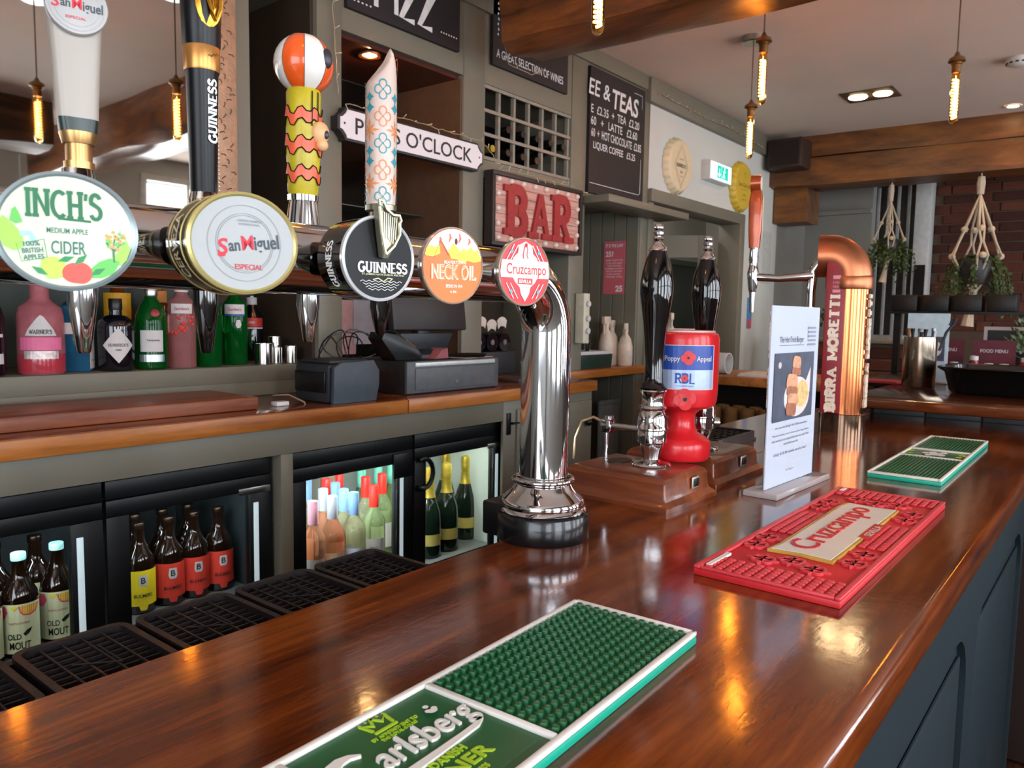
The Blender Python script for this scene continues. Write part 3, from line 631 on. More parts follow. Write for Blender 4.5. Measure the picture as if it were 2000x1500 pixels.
def band(body, f, r, kx, txt, zmid, w_, h_, col, serif=False):
    g = MB(); fn = lambda v: Vector(((r+v.z)*kx*math.cos(PI+v.x/r), (r+v.z)*math.sin(PI+v.x/r), zmid+v.y))
    if serif: g.serif(txt, w_, h_, f, .0006, 0, fn=fn, th=.2)
    else: g.text(txt, w_, h_, f, .0006, 0, .015, fn=fn)
    g.build('side_lettering', col, body)
GOLDW = M('gold_white', '#e9dcae', .35)
# the side runs from top to bottom on the left, so the word reads upwards
def band2(body, f, r, kx, txt, zmid, w_, h_, col, a0=180, serif=False):
    A0 = math.radians(a0)
    fn = lambda v: Vector(((r+v.z)*kx*math.cos(A0-v.x/r), (r+v.z)*math.sin(A0-v.x/r), zmid-v.y))
    g = MB()
    if serif: g.serif(txt, w_, h_, f, .0007, 0, fn=fn, th=.22)
    else: g.text(txt, w_, h_, f, .0007, 0, .02, fn=fn)
    g.build('side_lettering', col, body)
band2(bd, f, .0403, k, 'CERVEZA', -.024, .052, .0115, GOLDW, 186)
g = MB()
for zz in (-.0125, -.036): g.lathe([(.0402, zz-.0008), (.0410, zz), (.0402, zz+.0008)], f, 48, sx=k, cap=False)
g.build('gold_bands', GR, bd, kind='stuff')
# stout badge
WR = M('rim_white', '#dfe2e3', .25, .3)
f, bd, k = lens('tap_badge', 'black stout badge with a harp on it', .493, .0815, .0805, .045, WR, BLACKG, M('stout_face', '#060709', .4, spec=.3), y=.560, rimw=.0030, th=7)
g = MB(); g.serif('GUINNESS', .0560, .0098, f, 0, th=.19, sl=.08, sw=.28, c=(.0035, -.0085))
for j in range(4): g.stroke([(x_*.001, -.0215-j*.0025+.0007*math.sin(x_*.9)) for x_ in range(-22+j*3, 26-j*3)], .0004, f, K)
g.build('lettering', M('white_print', '#f2f2f0', .4, emit=.15), bd)
g = MB(); g.text("ST. JAMES'S GATE DUBLIN IRELAND", .048, .0022, f, 0, 0, .012, c=(.004, -.0152)); g.stroke([(-.008, -.020), (-.002, -.0185), (.004, -.0215), (.009, -.018), (.014, -.0185), (.010, -.022)], .0009, f, 2*K); g.build('gold_print', M('gold_print', '#d6cf9a', .4, emit=.1), bd)
band2(bd, f, .0400, k, 'GUINNESS', -.024, .044, .0105, _M['white_print'], 190, True)
h = MB(); fh = f @ T(.001, .0245, .0012) @ RZ(-.13)
h.prism([(-.013, .024), (.010, .018), (.0145, .012), (.0125, -.010), (.006, -.024), (-.0005, -.024), (-.006, -.004)], 0, .008, fh, bev=.002)
hb = h.build('harp_block', M('harp_pewter', '#8f8b76', .3, .8), bd)
h = MB(); h.tube([(-.0115, .022, .009), (-.013, .0265, .009), (-.0085, .027, .009), (-.004, .020, .0095), (.004, .0165, .0095), (.011, .0175, .0095), (.0135, .013, .0095), (.0110, .009, .009)], .0018, 6, mt=fh); h.tube([(-.0115, .021, .009), (-.006, -.002, .009), (.001, -.021, .009)], .0016, 6, mt=fh); h.tube([(.0125, .012, .009), (.0140, .000, .009), (.009, -.012, .009), (.001, -.021, .009)], .0018, 6, mt=fh)
h.build('harp_frame', M('harp_silver', '#c9c4a6', .22, .9), bd)
h = MB()
for i in range(8): x_ = -.0075+i*.0024; h.tube([(x_, .0175-i*.0002, .0088), (x_+.0015*(i < 4)+.001, -.004-.0105*(i/8)+(0 if i < 3 else .002), .0088)], .00045, 4, mt=fh)
h.text('EST.1759', .0125, .0022, fh @ T(-.0045, -.0075, .0089) @ RZ(-1.31), 0, 0, .01); h.build('harp_strings', _M['harp_silver'], bd, kind='stuff')
# orange badge
CL = M('rim_clear', '#c9b7a4', .15, .4)
f, bd, k = lens('tap_badge', 'orange pale ale badge', .602, .0765, .0812, .010, CL, STEEL, em('orange', '#e06a10', .3), rimw=.002)
r = .0385; kk = k
def half(y0, n=14): return [(kk*r*math.cos(a), r*math.sin(a)) for a in [math.asin(y0/r)+(PI-2*math.asin(y0/r))*i/n for i in range(n+1)]]
g = MB(); zig = [(-.0335, .0105), (-.030, .014), (-.026, .011), (-.020, .018), (-.0155, .026), (-.012, .021), (-.007, .014), (-.004, .012), (.004, .0095), (.012, .012), (.019, .009), (.026, .012), (.0345, .0075)]
g.flat(half(.010)+zig[::1], f, -3*K, 0); 
g.build('pink_sky', em('sky_pink', '#e9c9c4', .4), bd)
g = MB(); top = [(.0345, .010), (.030, .019), (.026, .016), (.022, .021), (.017, .0165), (.012, .019), (.008, .015), (.002, .022), (-.001, .024), (-.004, .017), (-.008, .018)]
g.flat(top[::-1]+[(.0345, .0065), (.026, .0045), (.018, .006), (.010, .003), (.004, .007), (-.003, .0075)][::1], f, -K); g.flat([(-.034, .009), (-.0335, .016), (-.028, .0205), (-.022, .018), (-.0175, .021), (-.0165, .012), (-.025, .0085)], f, -K); g.build('yellow_flames', em('yellow', '#f0dc30', .4), bd)
g = MB()
for i in range(7):
    x_ = -.017+i*.006; g.stroke([(x_, .0355-abs(x_-.002)*.35), (x_+.0012, .030-abs(x_)*.2), (x_-.001+(i % 2)*.003, .0245-abs(x_)*.1)], [.0016, .0026, .0008], f, 0, i % 2)
g.disc(.003, .0255, .0018, .0034, f, 2*K, 2); g.stroke([(-.016, .0255), (-.024, .0075)], .0004, f, 2*K, 2); g.stroke([(-.0155, .0255), (-.006, .010)], .0004, f, 2*K, 2); g.build('sky_streaks', [em('red_streak', '#dc5a3c', .3), em('white_streak', '#f2e6e2', .35), M('plum_ink', '#5a2238', .5)], bd, kind='stuff')
g = MB(); g.text('NECK OIL', .0560, .0160, f, 0, 0, .03, c=(.001, -.0068)); g.text('BEAVERTOWN', .027, .0034, f, 0, 0, .02, c=(.002, .0035)); g.text('SESSION IPA', .021, .0034, f, 0, 0, .02, c=(.001, -.0215)); g.text('4.3%', .008, .0026, f, 0, 0, .02, c=(0, -.0275)); g.build('white_lettering', em('white', '#e0dad0', .3), bd)
g = MB(); g.text('NECK OIL', .0520, .0140, f, K*2, 0, .004, c=(.001, -.0065)); g.build('orange_lettering', em('orange2', '#ee8a3a', .4), bd)
# red lager badge
f, bd, k = lens('tap_badge', 'red and white lager badge', .726, .0765, .0805, .010, CL, STEEL, em('red', '#cc1f28', .3), rimw=.002)
r = .038; kk = k; g = MB()
def clipx(y): return kk*math.sqrt(max(0, r*r-y*y))
g.flat([(-clipx(y_), y_) for y_ in (.0135, .011, .0, -.007)]+[(clipx(y_), y_) for y_ in (-.007, .0, .011, .0135)], f, K)
g.flat([(-.010, .031), (0, .036), (.010, .031), (.011, .022), (.018, .016), (.018, .0135), (-.018, .0135), (-.018, .016), (-.011, .022)], f, 0); g.flat([(-.018, -.007), (.018, -.007), (.015, -.012), (.008, -.018), (.006, -.026), (0, -.035), (-.006, -.026), (-.008, -.018), (-.015, -.012)], f, 0)
for s_ in (-1, 1):
    for o_ in (.0, .006, .012):
        for t_ in (-1, 1):
            pts_ = [(s_*(.0335-o_-a_*.55), t_*(.0135+a_*.9)) for a_ in (0, .007, .014, .02)]
            pts_ = [p_ for p_ in pts_ if (p_[0]/kk)**2+p_[1]**2 < (r*.99)**2]
            if len(pts_) > 1: g.stroke(pts_, .0011, f, K)
g.build('white_shield', em('white', '#e0dad0', .3), bd)
g = MB(); g.text('Cruzcampo', .0590, .0165, f, 2*K, 0, .012, c=(.002, .0015)); g.prism([(-.011, -.0145), (.011, -.0145), (.011, -.0075), (-.011, -.0075)], 2*K, 3*K, f); g.text('PALE LAGER', .012, .0012, f, 2*K, 0, .01, c=(0, -.018))
g.stroke([(0, .033), (-.002, .028), (-.0035, .020), (-.003, .0155)], .0018, f, 2*K); g.stroke([(0, .033), (.003, .027), (.002, .020), (.004, .0155)], .0014, f, 2*K); g.disc(.001, .0315, .0022, .0026, f, 2*K)
g.build('red_lettering', em('red', '#cc1f28', .3), bd)
g = MB(); g.text('SEVILLA', .0185, .0042, f, 4*K, 0, .03, c=(0, -.011)); g.build('white_lettering', _M['lit_white'], bd)
g = MB()
for s_ in (-1, 1):
    for t_ in (-1, 1): g.flat([(s_*.020, t_*.0265), (s_*.0225, t_*.0235), (s_*.020, t_*.0205), (s_*.0175, t_*.0235)][::1], f, 3*K)
g.build('teal_diamonds', em('teal', '#3f9fc0', .35), bd, kind='stuff')
# ---------------- taps with spouts and handles
def tap(x, y, zt, spm, zs, lab=None, rs=.010):
    """ferrule behind the pipe, spout down to zs; returns the part"""
    b = MB().lathe([(.0145, 0), (.0150, .006), (.0135, .016), (.0125, .022), (0, .022)], Matrix.Translation(at(x, y, zt-.022)), 24).cyl(at(x, y, zt-.02), at(x, y, 1.475), .0125, seg=20).cyl(at(x, y-.045, 1.475), at(x, y+.012, 1.475), .014, seg=20)
    p_ = b.build('tap_body', CHROME, tw)
    s_ = MB().lathe([(.0045, zs-1.10), (.0058, zs-1.098), (.0125, 1.425-1.10), (.0125, 1.475-1.10)], Matrix.Translation((x-.886, y-.65, 0)), 20); s_.build('tap_spout', spm, tw)
    return p_
tap(.292, .72, 1.538, CHROME, 1.379); tap(.408, .72, 1.534, BLACKG, 1.376); tap(.530, .72, 1.52, CHROME, 1.385); tap(.636, .72, 1.545, BLACKG, 1.392)
def axis(p0, p1): # frame whose y runs up the handle, x to the customers' right, z to the customers
    return FR(p0, (math.cos(TH), -math.sin(TH), 0), Vector(p1)-Vector(p0))
# white handle with a round plate
a = axis(at(.293, .72, 1.538), at(.302, .72, 1.70)); up = a @ RX(-PI/2)        # local z = up the handle
hd = MB().lathe([(.0085, .043), (.0155, .046), (.0175, .056), (.0225, .15), (.021, .19), (.012, .20)], up, 4, sx=1.2, sy=1.0)
hd = MB()
def rr_section(w_, d_, r_, z_): return [(p[0], p[1], z_) for p in rrect(-w_/2, w_/2, -d_/2, d_/2, r_, 4)]
def loft(mb, secs, mt, mi=0):
    rs_ = [[mb.bm.verts.new(mt @ Vector(p)) for p in s_] for s_ in secs]; n = len(rs_[0])
    for A_, B_ in zip(rs_, rs_[1:]):
        for i in range(n): mb.bm.faces.new((A_[i], A_[(i+1) % n], B_[(i+1) % n], B_[i])).material_index = mi
    mb.bm.faces.new(rs_[0][::-1]).material_index = mi; mb.bm.faces.new(rs_[-1]).material_index = mi
loft(hd, [rr_section(w_, d_, .007, z_) for w_, d_, z_ in ((.0315, .022, .042), (.0335, .024, .065), (.0395, .028, .12), (.0425, .030, .16), (.036, .026, .19), (.020, .018, .20))], up)
H1 = tag(hd.build('tap_handle', M('handle_ivory', '#a89f95', .35, var=.02), tw), 'ivory tapered handle with a round plate')
g = MB(); loft(g, [rr_section(w_, d_, .007, z_) for w_, d_, z_ in ((.0285, .020, .030), (.0315, .022, .0425))], up); g.build('dark_band', M('band_dark_green', '#1f2e2a', .3), H1)
MB().lathe([(.0125, .021), (.0150, .030), (.0150, .0305)], up, 24).lathe([(.0105, .006), (.0105, .021)], up, 24).lathe([(.0118, -.002), (.0122, .006)], up, 24).build('brass_ferrule', M('brass_satin', '#b98f5c', .3, .8), H1)
pf = a @ T(0, .132, .0165)
MB().lathe([(.0235, -.004), (.024, .001), (.023, .0025), (0, .0027)], pf, 40).build('round_plate', M('plate_grey', '#a5a2a0', .35, .2), H1)
g = MB(); g.text('an', .0072, .0050, pf, .003, 0, .02, c=(-.0085, -.0005)); g.text('iguel', .0150, .0105, pf, .003, 0, .02, c=(.0118, -.0012)); g.build('dark_lettering', _M['slate_ink'], H1)
g = MB(); g.text('S', .0055, .0088, pf, .003, 0, .015, .15, c=(-.0155, .0)); g.text('M', .0072, .0085, pf, .003, 0, .01, c=(.0, .001)); g.text('ESPECIAL', .015, .0022, pf, .003, 0, .01, c=(-.001, -.0105)); g.build('red_lettering', _M['crimson_ink'], H1)
g = MB()
for r_ in (.017, .0205): g.stroke([(r_*math.cos(t), r_*math.sin(t)) for t in [i*PI/20 for i in range(40)]], .0004, pf, .0029, closed=True)
g.build('ring_print', M('ring_grey2', '#a8a9aa', .4), H1)
# black stout handle
a = axis(at(.408, .72, 1.527), at(.403, .72, 1.72)); up = a @ RX(-PI/2); HB = M('handle_black', '#09080b', .33, spec=.35, var=.02)
H2 = tag(MB().lathe([(.0115, .0), (.0125, .004), (.0150, .118), (.0160, .122), (.0160, .142), (.0175, .146), (.0190, .19), (.0175, .235), (0, .245)], up, 32).build('tap_handle', HB, tw), 'tall black handle with a gold band')
MB().lathe([(.0162, .121), (.0168, .123), (.0172, .142), (.0166, .144)], up, 32, cap=False).build('gold_band', M('band_gold', '#c48a4a', .3, .7), H2)
g = MB(); cylf = lambda R_, off=0, k_=0: (lambda v: Vector(((R_+k_*v.y+v.z)*math.sin(v.x/R_+off), v.y, (R_+k_*v.y+v.z)*math.cos(v.x/R_+off))))
# word runs up the handle: x of the text -> up, y of the text -> leftwards round the handle
def upword(fn_r, off): return lambda v: Vector((0, 0, 0))
f1 = lambda v: Vector(((.0146+v.z)*math.sin((-v.y)/.0146+.42), .083+v.x, (.0146+v.z)*math.cos((-v.y)/.0146+.42)))
g.serif('GUINNESS', .0600, .0098, a, .0007, 0, fn=f1, th=.2, sl=.09, sw=.30); g.build('lettering', _M['white_print'], H2)
g = MB(); f2 = lambda v: Vector(((.0172+v.z)*math.sin(v.x/.0172+.5), .133+v.y, (.0172+v.z)*math.cos(v.x/.0172+.5)))
g.stroke([(-.007+i*.0011, .0012*math.sin(i*1.7)+.0004*i) for i in range(12)], .0005, a, .0006, 0, f2); g.build('signature', M('signature_ink', '#3a2410', .5), H2)
g = MB(); ef = a @ T(.004, .185, .0180)
g.prism([(.013*math.cos(t)-.001, .026*math.sin(t)) for t in [i*PI/10 for i in range(20)]], -.006, .0, ef, bev=.001); g.tube([(-.006, .017, .002), (-.004, .006, .003), (.0, -.010, .0035), (.004, -.019, .003), (.0075, -.008, .003), (.0085, .006, .002), (.006, .017, .002), (0, .013, .002)], .0018, 6, mt=ef, closed=True)
for i in range(4): g.tube([(-.003+i*.0026, .012, .0018), (.001+i*.0016, -.012+i*.002, .0018)], .0004, 4, mt=ef)
g.build('harp_emblem', M('emblem_gold', '#b9832e', .25, .9), H2)
# patchwork ball handle
a = axis(at(.5245, .72, 1.546), at(.505, .72, 1.680)); up = a @ RX(-PI/2)
YL, RO, TAN = M('paint_yellow', '#b8a41c', .35, var=.15, vs=60), M('paint_orange', '#dd5a35', .35, var=.12, vs=60), M('paint_tan', '#d8a676', .4)
H3 = tag(MB().lathe([(.0150, 0), (.0165, .004), (.0175, .03), (.0190, .055), (.0180, .085), (.0185, .108), (.014, .118)], up, 32).build('tap_handle', YL, tw), 'sculpted yellow and orange handle topped by a striped ball')
g = MB()
for zc_, h_ in ((.016+.006, .012), (.052, .013), (.082, .012)):
    n = 28; vs = []
    for i in range(n):
        th = 2*PI*i/n; R_ = .0197 if zc_ > .03 else .0183; wob = .0045*(1 if (i // 2) % 2 else -1)*.7+.002*math.sin(i)
        for s_ in (-1, 1): vs.append((R_*math.cos(th), R_*math.sin(th), zc_+s_*h_/2+wob))
    g._new(vs, [(2*i, 2*((i+1) % n), 2*((i+1) % n)+1, 2*i+1) for i in range(n)], up, 0)
g.build('orange_flames', RO, H3, kind='stuff')
g = MB()
for zc_, s0 in ((.016, -1), (.028, 1), (.0455, -1), (.0585, 1), (.076, -1), (.088, 1)):
    R_ = .0199 if zc_ > .03 else .0185; g.tube([(R_*math.cos(2*PI*i/28), R_*math.sin(2*PI*i/28), zc_+.0045*(1 if (i // 2) % 2 else -1)*.7+.002*math.sin(i)) for i in range(28)], .0007, 4, mt=up, closed=True)
for th in (1.1, 1.5): g.tube([(.0195*math.sin(th-1.0), t_, .0195*math.cos(th-1.0)) for t_ in (.072, .09, .108)], .0008, 4, mt=a)
g.build('black_outlines', BLACK, H3, kind='stuff')
g = MB(); bc = a @ T(.0, .138, .0); R_ = .0315; n = 40
st_ = MB()
for i in range(n):                                                  # meridian stripes
    mi = 1 if (i // 5) % 2 else 0
    for j in range(16):
        q = []
        for (ii, jj) in ((i, j), (i+1, j), (i+1, j+1), (i, j+1)):
            th = 2*PI*ii/n+.35; ph = PI*jj/16; q.append((R_*math.sin(ph)*math.cos(th), R_*math.cos(ph)*1.0, R_*math.sin(ph)*math.sin(th)))
        st_._new(q, [(3, 2, 1, 0)], bc, mi)
bmesh.ops.remove_doubles(st_.bm, verts=st_.bm.verts, dist=1e-5)
st_.build('striped_ball', [M('ball_orange', '#e0561c', .2, coat=.4), M('ball_white', '#e4dcd4', .2, coat=.4)], H3)
g = MB(); g.ball((.0150, .004, .0260), .0085, bc, sc=(.75, 1.25, .5)); g.build('dark_eye', M('eye_dark', '#2c2a31', .35), H3)
g = MB()
for i in range(8):
    th = 2*PI*(5*i)/n+.35; g.tube([(R_*1.003*math.sin(ph)*math.cos(th), R_*1.003*math.cos(ph), R_*1.003*math.sin(ph)*math.sin(th)) for ph in [PI*(j+1)/14 for j in range(13)]], .0005, 4, mt=bc)
g.build('seams', M('seam_brown', '#6b4a3a', .5), H3, kind='stuff')
g = MB(); hc = a @ T(.012, .062, .0165); g.ball((0, .004, 0), .0115, hc, sc=(.9, 1.1, .75)); g.ball((.002, -.0085, .002), .0065, hc); hh = g.build('carved_head', TAN, H3)
g = MB(); g.ball((.0045, .002, .0075), .0038, hc, sc=(.8, 1.2, .5)); g.build('head_eye', _M['eye_dark'], H3)
MB().lathe([(.0165, -.006), (.0168, .0), (.015, .001)], up, 28).lathe([(.0190, -.036), (.0150, -.006)], up, 28).build('chrome_collar', CHROME, H3)
# patterned tile handle
a = axis(at(.637, .72, 1.545), at(.634, .72, 1.72)); up = a @ RX(-PI/2)
hd = MB(); secs = []; n = 28
for z_, r_ in ((0, .0172), (.02, .0182), (.08, .0188), (.14, .0186)): secs.append([(r_*math.cos(2*PI*i/n), r_*math.sin(2*PI*i/n), z_) for i in range(n)])
for q in range(1, 7):                                              # slanted dome, high on the right
    al = q*PI/2/6.3; s_ = []
    for i in range(n):
        c_, sn = math.cos(2*PI*i/n), math.sin(2*PI*i/n); f_ = math.cos(al)**.45; rise = .010+.032*((1+c_)/2)**.9
        s_.append((.0186*f_*c_+.009*(1-f_), .0186*f_*sn, .14+rise*math.sin(al)+.012*((1+c_)/2*0+1)*(1-f_)))
    secs.append(s_)
loft(hd, secs, up)
H4 = tag(hd.build('tap_handle', M('tile_white', '#d2bcb0', .3, var=.03), tw), 'handle patterned with orange and teal tile motifs')
OP, TP = M('pattern_orange', '#e08a52', .4), M('pattern_teal', '#2f93a4', .4)
fn4 = lambda v: Vector(((.0189+v.z)*math.sin(v.x/.0189), v.y, (.0189+v.z)*math.cos(v.x/.0189)))
go, gt_ = MB(), MB()
def quatre(mb, cx, cy, s_):
    for q in range(4):
        t0 = q*PI/2; mb.stroke([(cx+s_*.52*math.cos(t0)+s_*.42*math.cos(t0+t), cy+s_*.62*math.sin(t0)+s_*.48*math.sin(t0+t)) for t in [-2.1+i*4.2/9 for i in range(10)]], .0013, a, .0003, 0, fn4)
        t0 += PI/4; mb.stroke([(cx+.15*s_*math.cos(t0), cy+.15*s_*math.sin(t0)), (cx+.55*s_*math.cos(t0), cy+.6*s_*math.sin(t0))], [.0005, .0014], a, .0003, 0, fn4)
    mb.disc(cx, cy, .0014, .0014, a, .0003, 0, 8, fn4)
def starx(mb, cx, cy, s_):
    for q in range(8):
        t0 = q*PI/4; L_ = s_*(1.25 if q % 2 == 0 else .85); mb.stroke([(cx, cy), (cx+.6*L_*math.cos(t0), cy+.6*L_*math.sin(t0)), (cx+L_*math.cos(t0), cy+L_*math.sin(t0))], [.0008, .0030, .0003], a, .0003, 0, fn4)
for j in range(6):
    y_ = .012+j*.031; tgt = gt_ if j % 2 == 0 else go
    for x_ in (-.0065-.034, -.0065, .0275):
        if y_ < .145 or x_ > 0: quatre(tgt, x_, y_+(0), .0105)
for j in range(6):
    y_ = .0275+j*.031
    for x_ in (-.0235, .0105):
        if y_ < .150: (starx(go, x_, y_, .0105) if j % 2 == 0 else (starx(gt_, x_, y_-.005, .0052), starx(gt_, x_, y_+.007, .0048)))
go.build('orange_pattern', OP, H4, kind='stuff'); gt_.build('teal_pattern', TP, H4, kind='stuff')
MB().lathe([(.0188, -.003), (.0190, .003), (.0178, .004)], up, 28).build('pewter_collar', M('harp_pewter', '#8f8b76', .3, .8), H4)
# ================================================================== back bar
CW = WOOD('back_counter_wood', '#56220f', '#8a4520', .22, 'X', 1.0, coat=.4, bump=.06, stretch=12); CWE = WOOD('back_counter_edge', '#7a3f16', '#b8712f', .35, 'X', 1.0, stretch=10)
bc_ = thing('back_counter', 'long low wooden counter against the back wall over the glass coolers', 'counter', (0, 0, 0))
MB().box(-1.5, 1.632, 1.724, 2.10, 1.112, 1.157, .003).box(1.636, 2.71, 1.724, 2.10, 1.112, 1.157, .003).box(1.636, 2.71, 2.10, 2.44, 1.112, 1.157).build('counter_top', CW, bc_)
MB().box(-1.5, 1.632, 1.718, 1.7245, 1.113, 1.1545, .002).build('edge_strip', CWE, bc_); MB().box(1.636, 2.71, 1.718, 1.7245, 1.113, 1.1545, .002).build('edge_strip', CWE, bc_)
MB().box(-1.5, 2.125, 1.742, 1.76, 1.038, 1.112, .002).build('fascia', GREEN, bc_)
MB().box(1.193, 1.232, 1.744, 1.80, 0, 1.038, .002).build('upright', GREEN, bc_)
MB().box(2.19, 2.70, 1.755, 2.05, .06, 1.112).build('cupboard_body', GREEND, bc_)
cdm = MB().box(2.128, 2.71, 1.745, 1.757, .06, 1.112, .002); cdm.build('cupboard_frame', GREEN, bc_)
MB().box(2.20, 2.45, 1.736, 1.7455, .10, 1.075, .003).box(2.215, 2.435, 1.7345, 1.737, .125, 1.05, .001).build('cupboard_door', GREEN, bc_)
dd = MB().box(2.458, 2.70, 1.736, 1.7455, .10, 1.075, .003).box(2.473, 2.685, 1.7345, 1.737, .125, 1.03, .001).build('cupboard_door', GREEN, bc_)
MB().ball((2.655, 1.722, .985), .016).cyl((2.655, 1.722, .985), (2.655, 1.737, .985), .007).build('knob', BLACK, dd)
MB().box(2.145, 2.165, 1.738, 1.745, .985, 1.065, .002).tube([(2.165, 1.738, 1.026), (2.20, 1.735, 1.026), (2.24, 1.735, 1.022)], [.012, .009, .005], 6, flat=.4).build('strap_hinge', BLACK, bc_)
lg = thing('bottle_ledge', 'grey-green raised ledge behind the counter carrying the gin bottles', 'shelf', (0, 0, 0))
MB().box(-1.5, 1.575, 2.105, 2.46, 1.20, 1.25, .002).box(-1.5, 1.575, 2.105, 2.12, 1.1575, 1.20).build('ledge_board', GREEN, lg)
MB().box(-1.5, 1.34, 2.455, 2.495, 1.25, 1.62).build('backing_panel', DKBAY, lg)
cb = WOOD('board_wood', '#6b3320', '#9a5a3a', .4, 'X', 1.0, stretch=10)
bd_ = tag(MB().box(-.5, 1.166, 1.80, 2.045, 1.1575, 1.192, .006).build('wooden_board', cb), 'long thick reddish wooden board lying on the back counter', 'board')
# ------------------------------------------------------------------ coolers
def cooler(name, label, x0, x1, doors, floor_z, tint):
    t = thing(name, label, 'cooler', (0, 0, 0)); y0, y1, zt = 1.80, 2.30, 1.03
    IN = M('cooler_liner_'+name[-1]+str(len(bpy.data.objects)), tint, .5, metal=0, var=.02)
    MB().box(x0, x1, y1-.02, y1, .05, zt).box(x0, x0+.012, y0, y1-.02, .05, zt).box(x1-.012, x1, y0, y1-.02, .05, zt).box(x0, x1, y0, y1, zt-.03, zt).box(x0, x1, y0, y1, .05, .10).build('cabinet', BLACK, t)
    MB().box(x0+.012, x1-.012, y1-.026, y1-.021, .10, zt-.03).box(x0+.012, x0+.016, y0+.01, y1-.026, .10, zt-.03).box(x1-.016, x1-.012, y0+.01, y1-.026, .10, zt-.03).build('liner', IN, t)
    for i, z_ in enumerate(floor_z): MB().box(x0+.017, x1-.017, y0+.03, y1-.03, z_-.006, z_).build('shelf', M('wire_shelf', '#7d8383', .4, .6), t)
    for i, (a, b_, sl) in enumerate(doors):
        z0, z1 = .12, .985; w_ = .052; f = MB()
        f.box(a, b_, 1.775, 1.80, z1-w_*.75, z1, .003).box(a, b_, 1.775, 1.80, z0, z0+.06, .003).box(a, a+w_, 1.775, 1.80, z0+.06, z1-w_*.75, .002).box(b_-w_*1.3, b_, 1.775, 1.80, z0+.06, z1-w_*.75, .002)
        f.box(a, b_, 1.776, 1.80, z1+.002, 1.03, .002); d_ = f.build('cooler_door', M('cooler_black', '#0b0c0e', .4), t)
        MB().box(a+w_, b_-w_*1.3, 1.786, 1.789, z0+.06, z1-w_*.75).build('pane', M('pane_glass', '#ffffff', .0, trans=1, ior=1.02, var=0), d_)
        sx = b_-w_*1.3
        MB().box(sx+.010, sx+.024, 1.7715, 1.775, z0+.1, z1-.07, .001).build('light_strip', M('cool_strip', '#cfe4ea', .3, emit=.35), d_)
        if sl: MB().box(sl[0], sl[1], 1.7705, 1.775, z1-.045, z1-.028, .001).build('maker_plate', STEEL, d_)
        # frosty lamp up inside at the front
        lp = MB().box(a+.06, b_-.09, 1.83, 1.84, z1-.035, z1-.025).build('interior_lamp', M('cooler_lamp', '#dffaff', .3, emit=9), t)
    return t
c1 = cooler('bottle_cooler', 'black double-door glass cooler of brown beer and cider bottles, at the left', .26, 1.19, [(.27, .748, None), (.755, 1.186, (1.085, 1.178))], (.652, .38), '#2a3032')
c2 = cooler('bottle_cooler', 'black double-door glass cooler of wine and sparkling bottles, by the chrome tower', 1.235, 2.185, [(1.245, 1.708, None), (1.716, 2.178, (2.075, 2.165))], (.560, .30), '#98a29c')
MB().box(1.62, 1.70, 1.768, 1.7745, .90, .978, .002).build('corner_latch', BLACK, c2)
MB().tube([(1.745+.045*math.cos(a), 1.765, .900+.05*math.sin(a)) for a in [-2.2+i*4.2/12 for i in range(13)]], .008, 8).build('ring_handle', BLACK, c2)
for x, p_, c_ in ((.5, .5, (.8, .95, 1)), (.95, .6, (.8, .95, 1)), (1.45, 5.0, (.85, .97, 1)), (1.93, 1.6, (.95, 1, .85))):
    area('cooler_lamp_light', (x, 1.845, .947), (math.radians(18), 0, 0), .36, .015, p_, c_)
# ------------------------------------------------------------------ bottles
def fn_wrap(R): return lambda v: Vector(((R+v.z)*math.sin(v.x/R), v.y, (R+v.z)*math.cos(v.x/R)))
def wraplabel(mb, pts, R, off=.0006, mi=0, n=10, fr=None):           # label outline cut in strips round the bottle
    fn = fn_wrap(R); x0 = min(p[0] for p in pts); x1 = max(p[0] for p in pts)
    def span(x):
        ys = []
        for (a, b_) in zip(pts, pts[1:]+pts[:1]):
            if (a[0]-x)*(b_[0]-x) <= 0 and abs(a[0]-b_[0]) > 1e-9: ys.append(a[1]+(b_[1]-a[1])*(x-a[0])/(b_[0]-a[0]))
        return (min(ys), max(ys)) if ys else (0, 0)
    e = 1e-6; xs_ = [x0+e+(x1-x0-2*e)*i/n for i in range(n+1)]
    for a, b_ in zip(xs_, xs_[1:]):
        (l0, h0), (l1, h1) = span(a), span(b_)
        mb._new([fn(Vector((a, l0, off))), fn(Vector((b_, l1, off))), fn(Vector((b_, h1, off))), fn(Vector((a, h0, off)))], [(0, 1, 2, 3)], fr, mi)
def rect(w_, z0, z1): return [(-w_/2, z0), (w_/2, z0), (w_/2, z1), (-w_/2, z1)]
LF = FR((0, 0, 0), (1, 0, 0), (0, 0, 1))
def bottle(name, label, loc, prof, gm, cap, labels=(), texts=(), group=None, rz=None, cat='bottle', seg=24, extra=None, caplab=None):
    if rz is None: rz = math.atan2(-loc[1], -loc[0])+PI/2
    t = thing(name, label, cat, loc, rz, group)
    MB().lathe(prof, seg=seg).build('glass_body', gm, t)
    if cap: MB().lathe([(cap[0]*.97, cap[1]), (cap[0], cap[1]+.002), (cap[0], cap[2]-.0015), (cap[0]*.93, cap[2]), (0, cap[2])], seg=20).build('cap', cap[3], t)
    lo = None
    for i, (R, pts, mt) in enumerate(labels):
        g = MB(); wraplabel(g, pts, R, .0006+.0002*i, 0, 10, LF); o = g.build('label', mt, t)
        if lo is None: lo = o
    for (R, s_, w_, h_, cx, cz, mt, kind) in texts:
        g = MB(); f = fn_wrap(R)
        (g.serif if kind == 's' else g.text)(s_, w_, h_, LF, .0014, 0, c=(cx, cz), fn=f, **({'th': .2} if kind == 's' else {'bold': .015})); g.build('lettering', mt, lo or t)
    if extra: extra(t)
    return t
